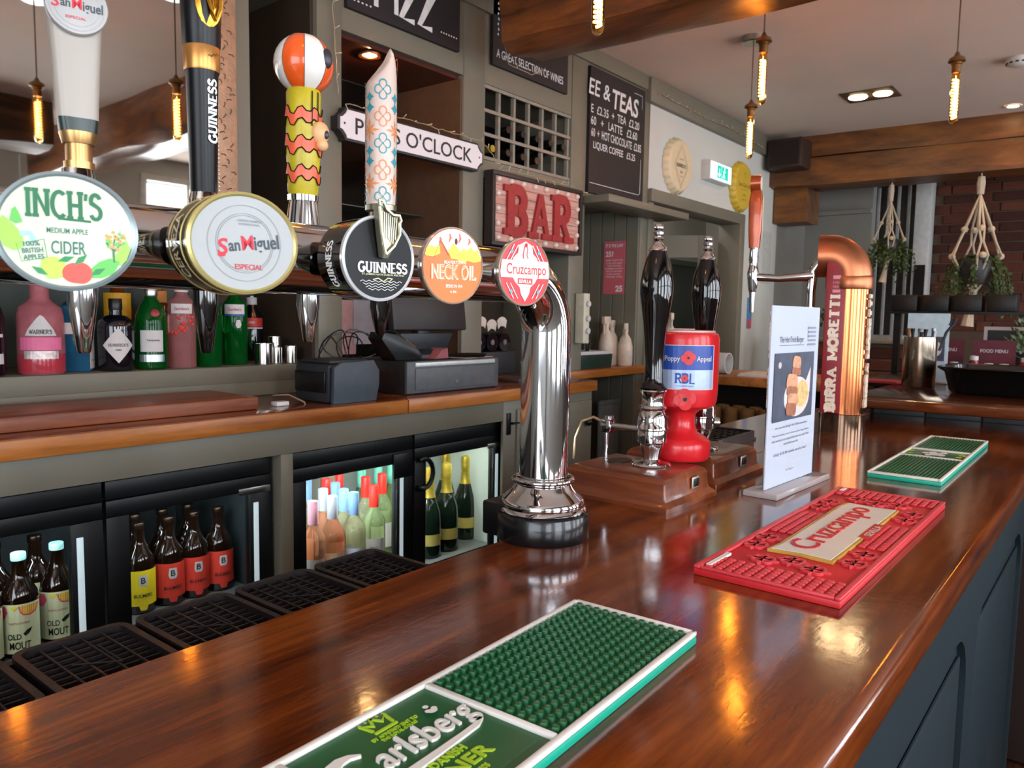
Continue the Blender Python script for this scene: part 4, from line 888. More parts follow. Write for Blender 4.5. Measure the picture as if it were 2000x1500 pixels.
GB = M('dark_brown_glass', '#1a0d06', .04, coat=.6, var=.02); GBK = M('black_glass', '#0b0b12', .05, coat=.6); GGR = M('green_glass', '#0e7a2c', .05, trans=.75, ior=1.3, var=.02)
GPK = M('pink_frosted', '#c4747c', .25, trans=.45, ior=1.2, var=.25, vs=18); GRS = M('rose_glass', '#e09a98', .05, trans=.75, ior=1.25); GBL = M('blue_glass', '#2c6f93', .05, trans=.6, ior=1.25); GCH = M('champagne_green_glass', '#0f1a12', .06, coat=.5)
PAPER = M('label_white', '#c6c0be', .6, var=.02); INK = M('ink_dark', '#2a2422', .6); GOLDF = M('gold_foil', '#c9b24a', .28, .8, var=.15, vs=80)
LZ = 1.2505
# gin shelf, left to right
bottle('gin_bottle', 'dark purple bottle cut off by the left edge, on the raised ledge', (.655, 2.155, LZ), [(.030, 0), (.036, .004), (.036, .14), (.030, .165), (.014, .19), (.014, .23), (0, .23)], M('purple_glass', '#1a0c16', .08), (.017, .215, .255, BLACK), [(.036, rect(.07, .03, .055), PAPER), (.036, rect(.07, .095, .103), PAPER)], [(.036, 'SLOE', .02, .008, .0, .043, INK, 't')])
ppr = [(.048, 0), (.053, .006), (.054, .05), (.053, .145), (.048, .168), (.030, .182), (.022, .192), (.021, .235), (.024, .24), (0, .24)]
bottle('gin_bottle', 'frosted pink bottle with a white triangular label', (.775, 2.165, LZ), ppr, GPK, (.027, .236, .262, M('cork_pale', '#d8cfc4', .6)), [(.0545, [(-.036, .098), (.036, .098), (.030, .112), (.004, .150), (-.002, .150), (-.030, .112)], PAPER), (.0545, rect(.10, .062, .094), M('pink_band', '#d96a92', .5)), (.0545, rect(.08, .04, .060), M('silver_flowers', '#c8b9b6', .4, .5, var=.3, vs=90))], [(.0545, "WARNER'S", .05, .011, 0, .108, INK, 's')])
wb = bpy.data.objects['gin_bottle.001']; MB().lathe([(.0532, .004), (.0538, .008), (.0546, .045), (.0540, .052)], seg=24, cap=False).build('red_liquid', M('liquid_rose_red', '#a83440', .15, coat=.4), wb)
t = thing('gin_bottle', 'square blue glass bottle with a tall white label on its side', 'bottle', (.872, 2.19, LZ), math.radians(-32))
MB().box(-.034, .034, -.034, .034, 0, .175, .004).lathe([(.034, .175), (.030, .182), (.016, .192), (.015, .235), (0, .235)], seg=20).build('glass_body', GBL, t); MB().lathe([(.018, .225), (.018, .255), (0, .256)], seg=20).build('cap', STEEL, t)
l_ = MB().box(.0343, .0350, -.030, .030, .008, .165).box(-.028, .028, -.0351, -.0343, .100, .130).build('label', PAPER, t)
MB().text('LONDON DRY', .045, .006, FR((.0352, 0, .12), (0, 1, 0), (0, 0, 1)), 0, 0, .01).text('GIN', .02, .008, FR((.0352, 0, .105), (0, 1, 0), (0, 0, 1)), 0, 0, .01).text('VAPOUR INFUSED', .046, .004, FR((.0352, 0, .03), (0, 1, 0), (0, 0, 1)), 0, 0, .01).build('lettering', M('ink_blue', '#3a5f86', .6), l_)
bottle('gin_bottle', 'squat black bottle with a white diamond label', (.962, 2.165, LZ), [(.042, 0), (.046, .005), (.047, .12), (.044, .135), (.028, .148), (.016, .152), (.015, .175), (0, .175)], GBK, (.017, .165, .196, BLACK), [(.0475, [(-.040, .070), (0, .118), (.040, .070), (0, .022)], PAPER)], [(.0475, "HENDRICK'S", .050, .008, 0, .071, M('ink_grey', '#6b6662', .6), 's'), (.0475, 'GIN', .014, .005, 0, .058, _M['ink_grey'], 's')], rz=math.radians(-18))
def seal(t): MB().lathe([(.011, 0), (.011, .002), (.009, .003), (0, .003)], FR((.010, -.0385, .158), (1, 0, 0), (0, .2, 1)), 20).build('wax_seal', M('seal_red', '#8c1f24', .4), t)
bottle('gin_bottle', 'green bottle with red seal, white label and silver band', (1.060, 2.165, LZ), [(.036, 0), (.042, .005), (.0425, .125), (.041, .150), (.030, .178), (.017, .198), (.015, .215), (0, .215)], GGR, (.018, .205, .232, STEEL), [(.0428, rect(.062, .050, .110), PAPER), (.0432, rect(.070, .022, .042), M('silver_band', '#b9c0c6', .3, .8))], [(.0428, 'Tanqueray', .034, .007, .004, .082, INK, 't')], extra=seal)
def berries(t):
    g = MB(); rq = random.Random(2)
    for i in range(16): a_ = rq.uniform(-2.4, -.7); g.ball((.0385*math.cos(a_), .0385*math.sin(a_), rq.uniform(.10, .15)), .0055, sc=(1, 1, 1), seg=8)
    g.build('berry_print', M('berry_red', '#d2433f', .4), t, kind='stuff')
bottle('gin_bottle', 'clear pink bottle with painted berries', (1.150, 2.165, LZ), [(.035, 0), (.038, .004), (.0385, .17), (.036, .19), (.022, .205), (.016, .215), (.016, .23), (0, .23)], GRS, (.019, .22, .245, WHITE), [(.0388, rect(.060, .158, .186), PAPER)], [(.0388, "Gordon's", .04, .010, 0, .172, M('ink_red', '#a8434a', .6), 't')], extra=berries)
gp = [(.035, 0), (.038, .004), (.0385, .17), (.036, .19), (.022, .205), (.016, .215), (.016, .23), (0, .23)]
bottle('gin_bottle', 'green glass bottle behind the black tap spout', (1.236, 2.17, LZ), gp, GGR, (.019, .22, .245, STEEL), [(.0388, rect(.060, .155, .183), PAPER)], [(.0388, 'LONDON DRY', .04, .006, 0, .170, INK, 't')])
bottle('gin_bottle', 'green glass bottle with blue-edged label, nearest the steel cups', (1.342, 2.20, LZ), gp, GGR, (.019, .22, .245, STEEL), [(.0388, rect(.064, .158, .188), PAPER), (.0386, rect(.064, .152, .157), M('blue_edge', '#2b4f9c', .5)), (.0388, [(.006, .115), (.016, .115), (.02, .125), (.016, .14), (.006, .14), (.002, .125)], PAPER)], [(.0388, "Gordon's", .04, .010, 0, .173, M('ink_red', '#a8434a', .6), 't')])
bottle('whisky_bottle', 'bottle with a big yellow label behind the squat black one', (1.055, 2.36, LZ), [(.040, 0), (.042, .004), (.042, .17), (.02, .21), (.015, .26), (0, .26)], M('amber_glass', '#7a3c10', .05, trans=.3), (.017, .25, .28, GOLD), [(.0425, rect(.085, .10, .215), M('label_yellow', '#e0a21e', .5, var=.08, vs=60))], [(.0425, 'RUM', .03, .012, 0, .14, M('ink_red', '#a8434a', .6), 't')])
bottle('liqueur_bottle', 'bottle with an orange neck label behind the pink berry bottle', (1.175, 2.36, LZ), [(.036, 0), (.038, .004), (.038, .18), (.02, .20), (.015, .26), (0, .26)], _M['amber_glass'], (.017, .25, .28, GOLD), [(.0385, rect(.06, .19, .225), M('label_orange', '#c97a24', .5))], [])
bottle('vodka_bottle', 'dark bottle with a red band behind the last green bottle', (1.505, 2.36, LZ), [(.034, 0), (.036, .004), (.036, .15), (.017, .18), (.015, .22), (0, .22)], GBK, (.017, .19, .215, PAPER), [(.0365, rect(.085, .115, .145), M('label_red', '#c43228', .5)), (.0367, rect(.085, .108, .113), PAPER)], [(.0365, '1886', .02, .008, 0, .13, PAPER, 't')])
for i, (x, y, h, r, lb) in enumerate(((1.412, 2.15, .066, .028, 'largest'), (1.465, 2.16, .052, .019, 'middle'), (1.497, 2.215, .085, .021, 'tallest'), (1.515, 2.150, .056, .020, 'rightmost'))):
    MBo = MB().lathe([(r*.92, 0), (r, .001), (r, h), (r*.93, h), (r*.88, .002), (0, .002)], seg=24); o = MBo.build('steel_measure', M('polished_cup', '#d5cfc8', .12, 1), loc=(x, y, LZ)); tag(o, 'small polished steel spirit measure on the ledge, %s of the four' % lb, 'measure cup', 'steel measures on the ledge')
# beer and cider bottles in the left cooler
bprof = [(.034, 0), (.0375, .004), (.0375, .122), (.034, .142), (.0195, .168), (.0145, .182), (.0135, .215), (.0148, .217), (.0148, .222), (0, .222)]
CAPM = M('crown_cap', '#3a2a20', .25, .8); YLB, RLB = M('label_yellow_matt', '#e0c81c', .55, var=.04), M('label_red_matt', '#d23a2a', .55, var=.04)
def badge(lab): return [(.0378, rect(.090, .022, .112), lab), (.038, [(-.008, .072), (.008, .072), (.011, .082), (.009, .100), (-.009, .100), (-.011, .082)], PAPER), (.038, [(-.007, .010), (.007, .010), (.011, .022), (-.011, .022)], lab)]
for i, (x, lab, lb) in enumerate(((.895, YLB, 'brown beer bottle with yellow label in the left cooler'), (.968, RLB, 'red-labelled beer bottle next to the yellow one'), (1.040, RLB, 'second red-labelled beer bottle from the yellow one'), (1.112, RLB, 'red-labelled beer bottle farthest from the yellow one'))):
    bottle('beer_bottle', lb, (Y((272, 330, 380, 428)[i], 1120, 1.93).x, 1.93, .652), bprof, GB, (.0152, .212, .228, CAPM), badge(lab), [(.0382, 'B', .011, .016, 0, .087, INK, 't'), (.0382, 'BULMERS', .044, .009, 0, .048, INK, 't')], 'beer bottles in the left cooler', rz=math.radians(-12))
for i, x in enumerate((.93, 1.005, 1.078)): bottle('beer_bottle', ('dark beer bottle in the row behind the yellow label', 'dark beer bottle behind the middle red labels', 'dark beer bottle in the second row near the cooler edge')[i], (x, 2.02, .652), bprof, GB, (.0152, .212, .228, CAPM), [], [], 'beer bottles in the left cooler')
CAL, CAP_, CAY, CAB = M('cider_label_cream', '#d6dcae', .55, var=.04), M('cider_pink', '#dd4a62', .55), M('cider_yellow', '#e2cf3a', .55), M('bird_ink', '#242a22', .6)
clab = [(.0378, rect(.096, .012, .122), CAL), (.038, [(-.044, .118), (-.044, .088), (-.030, .090), (-.022, .104), (-.026, .118)], CAP_), (.038, [(-.018, .118), (-.010, .108), (0, .118)], CAY), (.0382, [(.0, .118), (.006, .101), (.020, .098), (.034, .104), (.038, .118)], CAY), (.038, [(-.002, .118), (.004, .098), (.020, .0945), (.036, .101), (.042, .118)], CAP_), (.0382, [(.010, .050), (.020, .058), (.024, .068), (.014, .064), (.006, .056)], CAB)]
ctx = [(.0382, 'OLD', .026, .013, -.010, .050, CAB, 't'), (.0382, 'MOUT', .040, .017, 0, .030, CAB, 't'), (.0382, 'PINEAPPLE & RASPBERRY', .04, .005, 0, .080, M('ink_pinkish', '#b8606a', .6), 't')]
for i, (x, y, lb) in enumerate(((Y(40, 1200, 1.88).x, 1.88, 'fruity cider bottle with pink and cream label, front left of the cooler'), (Y(114, 1180, 1.90).x, 1.90, 'fruity cider bottle with pink and cream label nearest the cooler door strip'), (Y(-34, 1200, 1.88).x, 1.88, 'fruity cider bottle cut off by the left edge'))):
    bottle('cider_bottle', lb, (x, y, .652), bprof, GB, (.0152, .212, .228, M('cap_cyan_glow', '#b8f0ea', .3, emit=.1)), clab, ctx, 'cider bottles in the left cooler', rz=math.radians(-22))  # faint glow put into the cap colour, as if catching cooler light
for x in (.60, .685): bottle('cider_bottle', 'cider bottle in the second row, %s' % ('left' if x < .65 else 'right'), (x, 2.0, .652), bprof, GB, (.0152, .212, .228, CAPM), clab[:1], [], 'cider bottles in the left cooler')
# wine bottles
wprof = [(.034, 0), (.0375, .004), (.0375, .175), (.035, .195), (.020, .222), (.0145, .235), (.0140, .30), (0, .30)]
WG = M('white_wine_glass', '#dcdcb4', .03, trans=.85, ior=1.3); RG = M('rose_wine_glass', '#cc8a68', .03, trans=.75, ior=1.3); GGW = M('green_wine_glass', '#bcd29a', .03, trans=.85, ior=1.3)
CPK, CSL, CBL, CRD, CTL = M('cap_pink', '#e0a0b0', .35), M('cap_silver', '#c9d2da', .3, .3), M('cap_blue', '#8fb8e6', .35), M('cap_red', '#dd2c22', .35), M('cap_teal', '#6fc9b0', .35)
LBL, LPE = M('label_bluish', '#c6d2e4', .55), M('label_peach', '#dec6a6', .55)
wines = [(1.485, 1.85, RG, CPK, PAPER, 'rose wine with pink cap, front left of the wine cooler'), (1.545, 1.96, RG, CSL, LPE, 'rose wine with silver cap in the second row'), (1.585, 1.86, RG, CSL, LPE, 'pale wine with silver cap and peach label'), (1.665, 1.91, WG, CBL, LBL, 'white wine with light blue cap, taller looking of the blue pair'), (1.715, 1.85, WG, CBL, LBL, 'white wine with darker blue cap in the front row'),
 (1.79, 2.0, WG, CRD, PAPER, 'red-capped white wine behind the blue caps'), (1.835, 1.88, GGW, CRD, PAPER, 'red-capped white wine at the right of the front row'), (1.93, 2.0, GGW, CRD, PAPER, 'red-capped white wine against the right door edge'), (1.64, 2.07, WG, CRD, PAPER, 'red-capped wine far back left'), (1.75, 2.10, WG, CRD, PAPER, 'red-capped wine far back middle'), (1.50, 2.10, WG, CBL, PAPER, 'blue-capped wine far back left'), (1.60, 2.00, WG, CBL, PAPER, 'blue-capped wine behind the silver caps'), (1.90, 2.13, GGW, CTL, PAPER, 'teal-capped wine at the back, left one'), (1.99, 2.13, GGW, CTL, PAPER, 'teal-capped wine at the back, middle one'), (2.06, 2.10, GGW, CTL, PAPER, 'teal-capped wine at the back, right one')]
WU = (611, 631, 649, 671, 691, 714, 730, 746, 637, 662, 600, 655, 706, 738, 764)
for k_, (x, y, gm, cm, lm_, lb) in enumerate(wines):
    x = Y(WU[k_], 1000, y).x
    bottle('wine_bottle', lb, (x, y, .560), wprof, gm, (.0155, .232, .303, cm), [(.038, rect(.075, .05, .135), lm_)], [(.038, 'VINO', .03, .01, 0, .105, M('ink_grey', '#6b6662', .6), 't')] if y < 1.93 else [], 'wine bottles in the cooler', seg=18)
pprof = [(.040, 0), (.044, .004), (.044, .12), (.041, .16), (.028, .20), (.018, .225), (.0155, .28), (0, .28)]
for i, (x, y) in enumerate(((Y(838, 980, 1.90).x, 1.90), (Y(872, 980, 1.91).x, 1.91), (Y(909, 980, 1.96).x, 1.96), (Y(870, 980, 2.06).x, 2.06))):
    t = bottle('sparkling_wine_bottle', ('gold-foiled bottle next to the ring handle', 'gold-foiled bottle in the middle of its door', 'gold-foiled bottle at the right of its door', 'gold-foiled bottle in the back row')[i], (x, y, .561), pprof, GCH, None, [(.0445, rect(.10, .045, .085), M('label_gold', '#b8a85a', .5, .2))], [], 'sparkling wines in the cooler')
    MB().lathe([(.0235, .212), (.0195, .225), (.0165, .265), (.0178, .27), (.0185, .282), (.0172, .290), (.0185, .30), (.0165, .316), (.008, .320), (0, .320)], seg=20).build('gold_foil', GOLDF, t)
# ------------------------------------------------------------------ things on the back counter
t = thing('receipt_printer', 'dark grey receipt printer on the back counter, left of the till', 'printer', (1.375, 1.765, 1.1575))
sec = [(.0, .0), (.16, .0), (.165, .035), (.172, .05), (.172, .09), (.150, .122), (.03, .118), (.004, .105)]
MB().prism(sec, 0, .012, FR((0, 0, 0), (1, 0, 0), (0, 0, 1)) @ T(0, 0, 0), bev=.002).build('front_panel', M('printer_front', '#3c444c', .5), t)
MB().box(.0, .168, .012, .17, 0, .112, .01).box(.012, .158, .02, .16, .112, .124, .008).build('body', DKGREY, t)
MB().box(-.008, .0, .02, .16, .03, .09, .003).box(.004, .150, -.004, .0, .0, .014, .002).build('side_cover', BLACK, t)
t = thing('cash_till', 'wide grey metal cash drawer with a silver edge', 'cash drawer', (1.695, 1.79, 1.1575))
MB().box(0, .455, .01, .30, 0, .108, .004).build('body', M('till_dark', '#241e1c', .5), t); MB().box(0, .455, 0, .012, .004, .108, .003).build('front_frame', M('till_grey', '#4d5054', .45), t)
MB().box(.035, .43, -.004, .001, .014, .085, .002).build('drawer_front', M('till_grey2', '#55585c', .45), t); MB().box(.035, .43, -.005, .003, .090, .104, .002).build('silver_edge', M('silver_strip', '#c9cccb', .35, .3), t); MB().lathe([(.007, 0), (.006, .003), (0, .003)], FR((.225, -.004, .035), (1, 0, 0), (0, 0, 1)), 16).build('lock', STEEL, t)
TZ = 1.1575+.109
t = thing('card_machine', 'black card payment machine leaning on the cash drawer', 'card reader', (1.70, 1.88, TZ), math.radians(-8))
sec = [(0, 0), (.10, 0), (.105, .02), (.09, .035), (.01, .085), (-.045, .092), (-.055, .07)]
MB().prism([(p[0], p[1]) for p in sec], -.04, .04, FR((0, 0, 0), (1, 0, 0), (0, 0, 1)), bev=.004).build('body', BLACK, t)
fk = FR((.045, 0, .0665), (.08, 0, -.05), (0, 1, 0)); MB().box(-.055, -.005, -.03, .03, 0, .002, .001, mt=fk).build('screen', M('reader_screen', '#2f3c40', .15), t)
g = MB()
for i in range(4):
    for j in range(3): g.box(.004+i*.012, .013+i*.012, -.027+j*.019, -.012+j*.019, .0, .003, .001, mt=fk, seg=1)
g.build('keypad', M('keys_warm', '#9c6a4c', .5), t, kind='stuff')
t = thing('till_screen', 'dark till monitor seen from behind, hanging over the cash drawer', 'monitor', (1.92, 2.0, TZ))
MB().box(-.17, .19, -.10, -.07, .085, .26, .006, mt=RX(-.12)).build('screen_housing', M('monitor_brown_black', '#2a2322', .45), t)
MB().prism([(-.10, .03), (.10, .03), (.13, .085), (-.13, .085)], -.015, .015, FR((0, -.06, 0), (1, 0, 0), (0, 0, 1)), bev=.003).box(-.03, .03, -.06, -.02, .02, .15, .004).lathe([(.11, 0), (.11, .012), (.09, .03), (0, .034)], T(0, -.02, 0), 28).build('stand', M('monitor_stand', '#23272d', .4), t)
t = thing('dark_dish', 'black oval tray with coins on the cash drawer', 'tray', (2.06, 1.86, TZ+.0012)); MB().lathe([(.055, 0), (.062, .010), (.060, .011), (.05, .003), (0, .003)], seg=28, sx=1.3).build('tray', BLACK, t)
MB().lathe([(.009, .0032), (.009, .005), (0, .005)], T(-.01, 0, 0), 14).lathe([(.009, .0032), (.009, .005), (0, .005)], T(.014, -.008, 0), 14).build('coins', PAPER, t, kind='stuff')
tag(MB().box(-.08, .09, -.05, .05, 0, .0011, mt=RZ(.1)).build('papers', M('paper_pinkish', '#d9b9a6', .7), loc=(2.06, 1.86, TZ)), 'loose pinkish papers under the black coin tray', 'paper')
t = tag(MB().prism([(0, 0), (.09, .0), (.085, .035), (.045, .028)], 0, .06, FR((0, 0, 0), (1, .25, 0), (0, 0, 1))).build('folded_card', M('card_pink', '#9a5a5e', .6), loc=(1.86, 1.90, TZ)), 'folded pink card standing by the card reader', 'card')
t = thing('cable_bundle', 'tangle of black cables behind the receipt printer', 'cable', (1.60, 1.97, 1.1575)); g = MB(); rq = random.Random(9)
for k in range(6):
    cx, cz, rx_, rz_ = -.06+.03*k-.02, .13+.012*(k % 3), .045+.012*(k % 3), .045+.01*((k+1) % 3)
    g.tube([(cx+rx_*math.cos(a), .006*k-.02+.02*math.sin(a*2+k), cz+rz_*math.sin(a)) for a in [i*PI/9 for i in range(17)]], .0022, 6)
g.tube([(-.02, -.02, .10), (.03, -.03, .12), (.07, -.05, .06), (.05, -.06, .01), (.0, -.06, .003)], .003, 6); g.build('cable', BLACK, t)
for i, (x, z) in enumerate(((-.045, .0), (.055, .0))): MB().box(x-.035, x+.035, -.02, .03, z, z+.085, .01).build('adaptor', M('sponge_orange', '#a0603c', .8, bump=.5), t)
t = thing('notice_paper', 'pink and white sheets pinned in the bay behind the printer', 'notice', (0, 0, 0)); MB().box(1.97, 2.06, 2.479, 2.483, 1.25, 1.47).build('pink_sheet', M('sheet_pink', '#cc9a98', .7), t); MB().box(2.045, 2.17, 2.476, 2.4785, 1.29, 1.48).build('white_sheet', M('sheet_grey', '#b9b0b6', .7), t)
# dark bottles hanging on the bay back between post and monitor
t = thing('wine_rack_small', 'small dark wine rack on the counter right of the monitor', 'wine rack', (2.50, 2.18, 1.1575))
MB().box(-.06, .24, .0, .16, 0, .10, .004).build('box', M('rack_dark', '#28282c', .5), t)
for k in range(3): MB().cyl((-.01+k*.085, 0, .142), (-.01+k*.085, .16, .142), .040, seg=20).build('bottle_end', GBK, t); MB().cyl((-.01+k*.085, -.002, .142), (-.01+k*.085, .0, .142), .012, seg=12).build('punt', STEEL, t)
g = MB()
for k in range(3):
    g.prism([(.04*math.cos(a)+.02+k*.07, .04*math.sin(a)) for a in (2.6, 2.2, 1.8, 1.4, 1.0, .6)]+[(.03*math.cos(a)+.02+k*.07, .03*math.sin(a)-.03) for a in (.6, 1.0, 1.8, 2.6)], 0, .003, FR((0, .02, .215-.012*(k == 1)), (1, 0, 0), (0, 0, 1)))
g.build('bottle_labels', M('label_cream2', '#cfc0b4', .6), t, kind='stuff')
tag(MB().box(0, .12, 0, .15, 0, .012, .001).box(.0, .12, -.001, 0, .004, .010).build('notebook', M('notebook_brown', '#4a3a34', .5), loc=(2.36, 1.86, 1.1575)), 'brown notebook lying right of the cash drawer', 'book')
for i in range(2): tag(MB().lathe([(.013, 0), (.013, .085), (.005, .085), (0, .085)], seg=18).build('paper_roll', WHITE, loc=(2.76+.045*i-.11, 1.86, 1.1575)), 'slim white roll standing at the end of the back counter, %s one' % ('left', 'right')[i], 'paper roll', 'white rolls on the counter end')
t = thing('glass_clip', 'pale glass shard-like bottle stand at the end of the wooden board', 'stand', (1.235, 1.82, 1.1575)); MB().box(0, .04, 0, .03, 0, .012, .002).build('base', WHITE, t); MB().tube([(.0, .02, .03), (.05, .02, .028), (.09, .0, .005), (.085, -.01, .0)], [.004, .012, .014, .003], 8, flat=.2).build('curved_leaf', M('leaf_beige', '#b49c8a', .4), t)
# ------------------------------------------------------------------ second counter in the teas bay
t = thing('side_counter', 'short wooden counter in the recess under the teas blackboard', 'counter', (0, 0, 0)); MB().box(3.0, 3.80, 2.06, 2.098, 1.117, 1.157, .003).box(3.159, 3.698, 2.098, 2.46, 1.117, 1.157).build('counter_top', CWE, t); MB().box(3.16, 3.69, 2.40, 2.46, .0, 1.117).build('support', GREEND, t)
o = tag(MB().box(0, .20, 0, .012, 0, .98, .003).box(.0, .20, -.004, 0, .955, .98, .002).build('grey_panel', M('grey_board', '#5a5f60', .5), loc=(3.40, 2.14, 0.0)), 'grey flat-pack board standing in the gap below the side counter', 'board')
t = thing('storage_tub', 'dark green plastic tub with papers on top, on the side counter', 'storage box', (3.16, 2.11, 1.1575)); MB().prism([(0, 0), (.30, 0), (.31, .07), (-.01, .07)], -.16, 0, FR((0, 0, 0), (1, 0, 0), (0, 0, 1)), bev=.004).build('tub', M('tub_green', '#22332e', .35), t); MB().box(.0, .28, .005, .15, .0705, .086).build('papers', PAPER, t)
t = thing('switch_panel', 'cream electrical box with round dials at the edge of the teas bay', 'switch box', (3.088, 2.045, 1.29)); MB().box(0, .05, 0, .05, 0, .24, .003).build('box', M('cream_box', '#c9c3ae', .5), t)
for z in (.06, .12, .19): MB().cyl((.03, -.012, z), (.03, 0, z), .014, seg=14).build('dial', PAPER, t)
BG = M('spray_beige', '#cdb9a6', .4)
for i, (x, y, h) in enumerate(((3.545, 2.20, .27), (3.635, 2.22, .25), (3.645, 2.14, .235), (4.47, 2.30, .28))):
    zz = 1.1575 if i < 3 else 1.1775
    t = thing('spray_bottle', ('beige spray bottle at the back of the side counter', 'beige spray bottle in the middle of the side counter', 'front beige bottle with a bluish label on the side counter', 'beige spray bottle seen between the pump handles')[i], 'spray bottle', (x, y, zz), .3*i, 'spray bottles on the side counter')
    MB().lathe([(.036, 0), (.040, .005), (.040, h*.45), (.030, h*.62), (.014, h*.72), (.014, h*.80), (0, h*.8)], seg=20).build('body', BG, t); MB().box(-.035, .028, -.012, .012, h*.82, h*.98, .005).box(-.03, -.022, -.005, .005, h*.62, h*.84, .002).cyl((0, 0, h*.78), (0, 0, h*.84), .015).build('trigger_head', BG, t)
    if i == 2: g = MB(); wraplabel(g, rect(.05, .02, .075), .040, .0006, 0, 8, LF); g.build('label', M('label_lavender', '#b9b9cc', .6), t)
tag(MB().box(0, .8, 0, .4, 0, .04, .003).build('service_shelf', CWE, loc=(3.85, 2.25, 1.1375)), 'wooden shelf inside the doorway', 'shelf')
t = thing('tape_dispenser', 'small dark gadget with a silver arch on the green tub', 'desk clock', (3.30, 2.16, 1.2445)); MB().box(-.015, .015, -.008, .008, 0, .05, .004).build('body', BLACK, t); MB().tube([(-.022, 0, 0), (-.024, 0, .05), (0, 0, .072), (.024, 0, .05), (.022, 0, 0)], .003, 8).build('arch', CHROME, t)
# far cabinet with glasses, across the end behind the bar
t = thing('glass_cabinet', 'dark wooden cabinet holding rows of glasses, behind the handpumps', 'cabinet', (3.35, .95, 0))
MB().box(0, .5, 0, .84, 1.117, 1.157, .003).build('cabinet_top', CWE, t); MB().box(.02, .48, 0, .03, 0, 1.117).box(.02, .48, .80, .83, 0, 1.117).box(.46, .48, .03, .80, 0, 1.117).build('carcass', M('cabinet_dark', '#241812', .5), t)
MB().box(.02, .46, .03, .80, .862, .89, .002).build('cabinet_shelf', CWE, t); MB().box(.02, .46, .03, .80, .60, .62).build('cabinet_shelf', _M['cabinet_dark'], t)
TG = M('tumbler_glass', '#b98a5a', .08, trans=.5, ior=1.2)
gl0 = thing('drinking_glass', 'tumbler in the rows inside the dark cabinet', 'glass', (3.40, 1.02, .8905), 0, 'glasses in the dark cabinet'); MB().lathe([(.026, 0), (.028, .002), (.032, .12), (.030, .12), (.026, .006), (0, .006)], seg=14).build('glass_bowl', TG, gl0)
for i in range(2):
    for j in range(9):
        if i or j: c_ = copy_tree(gl0); c_.location = (3.40+i*.09, 1.02+j*.08, .8905)
t = thing('papers_stack', 'stack of papers and a pale folder on the dark cabinet', 'paper', (3.40, 1.12, 1.1575)); MB().box(0, .2, 0, .28, 0, .008).build('folder', PAPER, t); MB().box(.01, .21, .01, .27, .0082, .014, mt=RZ(.03)).build('sheet', M('sheet_cream', '#d8c8b8', .7), t)
t = thing('paper_towel_holder', 'white curved paper roll holder with brown box behind the collection tin', 'holder', (3.52, 1.50, 1.1575)); MB().prism([(0, 0), (.12, 0), (.12, .08), (.08, .13), (0, .13)], 0, .12, FR((.05, .25, 0), (0, -1, 0), (0, 0, 1)), bev=.004).build('wooden_box', M('box_brown', '#7a4634', .5), t); MB().lathe([(.05, -.04), (.05, .04), (.046, .04), (.046, -.04)], Matrix.Translation((-.03, .02, .051)) @ RX(PI/2), 24).build('roll', WHITE, t)
# ================================================================== signs and decorations on the back wall
SY = 2.098; def_up = (0, 0, 1)
def WF(x, z, y=SY): return FR((x, y, z), (1, 0, 0), (0, 0, 1))
CHALK = M('chalk_white', '#dcd6d2', .8, emit=.02); BOARD = M('blackboard', '#241d1e', .6, var=.12, vs=6); PSLT = M('sign_pinkwhite', '#e8dcdc', .5, var=.02); DKB = M('sign_dark', '#2c2422', .5)
# PINTS O'CLOCK
t = thing('street_sign', "white street-style sign reading PINTS O'CLOCK with a dark edge", 'sign', (2.0, 2.062, 2.039))
Wd, Hd = .362, .054
def notch(w, h, c): return [(-w+c, -h), (w-c, -h), (w-c*.9, -h+c*.35), (w-c*.35, -h+c*.9), (w, -h+c), (w, h-c), (w-c*.35, h-c*.9), (w-c*.9, h-c*.35), (w-c, h), (-w+c, h), (-w+c*.9, h-c*.35), (-w+c*.35, h-c*.9), (-w, h-c), (-w, -h+c), (-w+c*.35, -h+c*.9), (-w+c*.9, -h+c*.35)]
f = FR((0, 0, 0), (1, 0, 0), (0, 0, 1)) @ Matrix.Rotation(0, 4, 'Z')
MB().prism(notch(Wd, Hd, .032), -.034, 0, f, bev=.001).build('backing', DKB, t); MB().prism(notch(Wd-.010, Hd-.008, .028), 0, .003, f).build('plate', PSLT, t)
MB().text("PINTS O'CLOCK", .58, .056, f, .0032, 0, .006, d=.001).disc(-.335, 0, .004, .004, f, .0034).disc(.335, 0, .004, .004, f, .0034).build('lettering', DKB, t)
# BAR marquee
t = thing('marquee_sign', 'framed pink plank sign with big red letters BAR and bulb studs', 'sign', (2.738, 2.060, 1.856))
f = FR((0, 0, 0), (1, 0, 0), (0, 0, 1)); W_, H_ = .327, .150
MB().box(-W_, W_, -H_, H_, -.036, -.004, mt=f).box(-W_, W_, -H_, -H_+.016, -.004, .010, .001, mt=f).box(-W_, W_, H_-.016, H_, -.004, .010, .001, mt=f).box(-W_, -W_+.018, -H_+.016, H_-.016, -.004, .010, .001, mt=f).box(W_-.018, W_, -H_+.016, H_-.016, -.004, .010, .001, mt=f).build('frame', M('frame_dark', '#2e2421', .5), t)
PLK = WOOD('pink_planks', '#b07a6c', '#d9a89a', .7, 'X', 1.5)
for k in range(7): MB().box(-W_+.02, W_-.02, -H_+.018+k*.0379, -H_+.018+k*.0379+.0365, -.004, -.001, .0008, mt=f, seg=1).build('plank', PLK, t)
for i, ch in enumerate('BAR'): MB().serif(ch, .135, .205, f, 0, th=.24, sl=.13, sw=.42, d=.012, c=(-.165+i*.165, .0)).build('letter', M('letter_red', '#9c2a2a', .5, var=.12, vs=50), t)
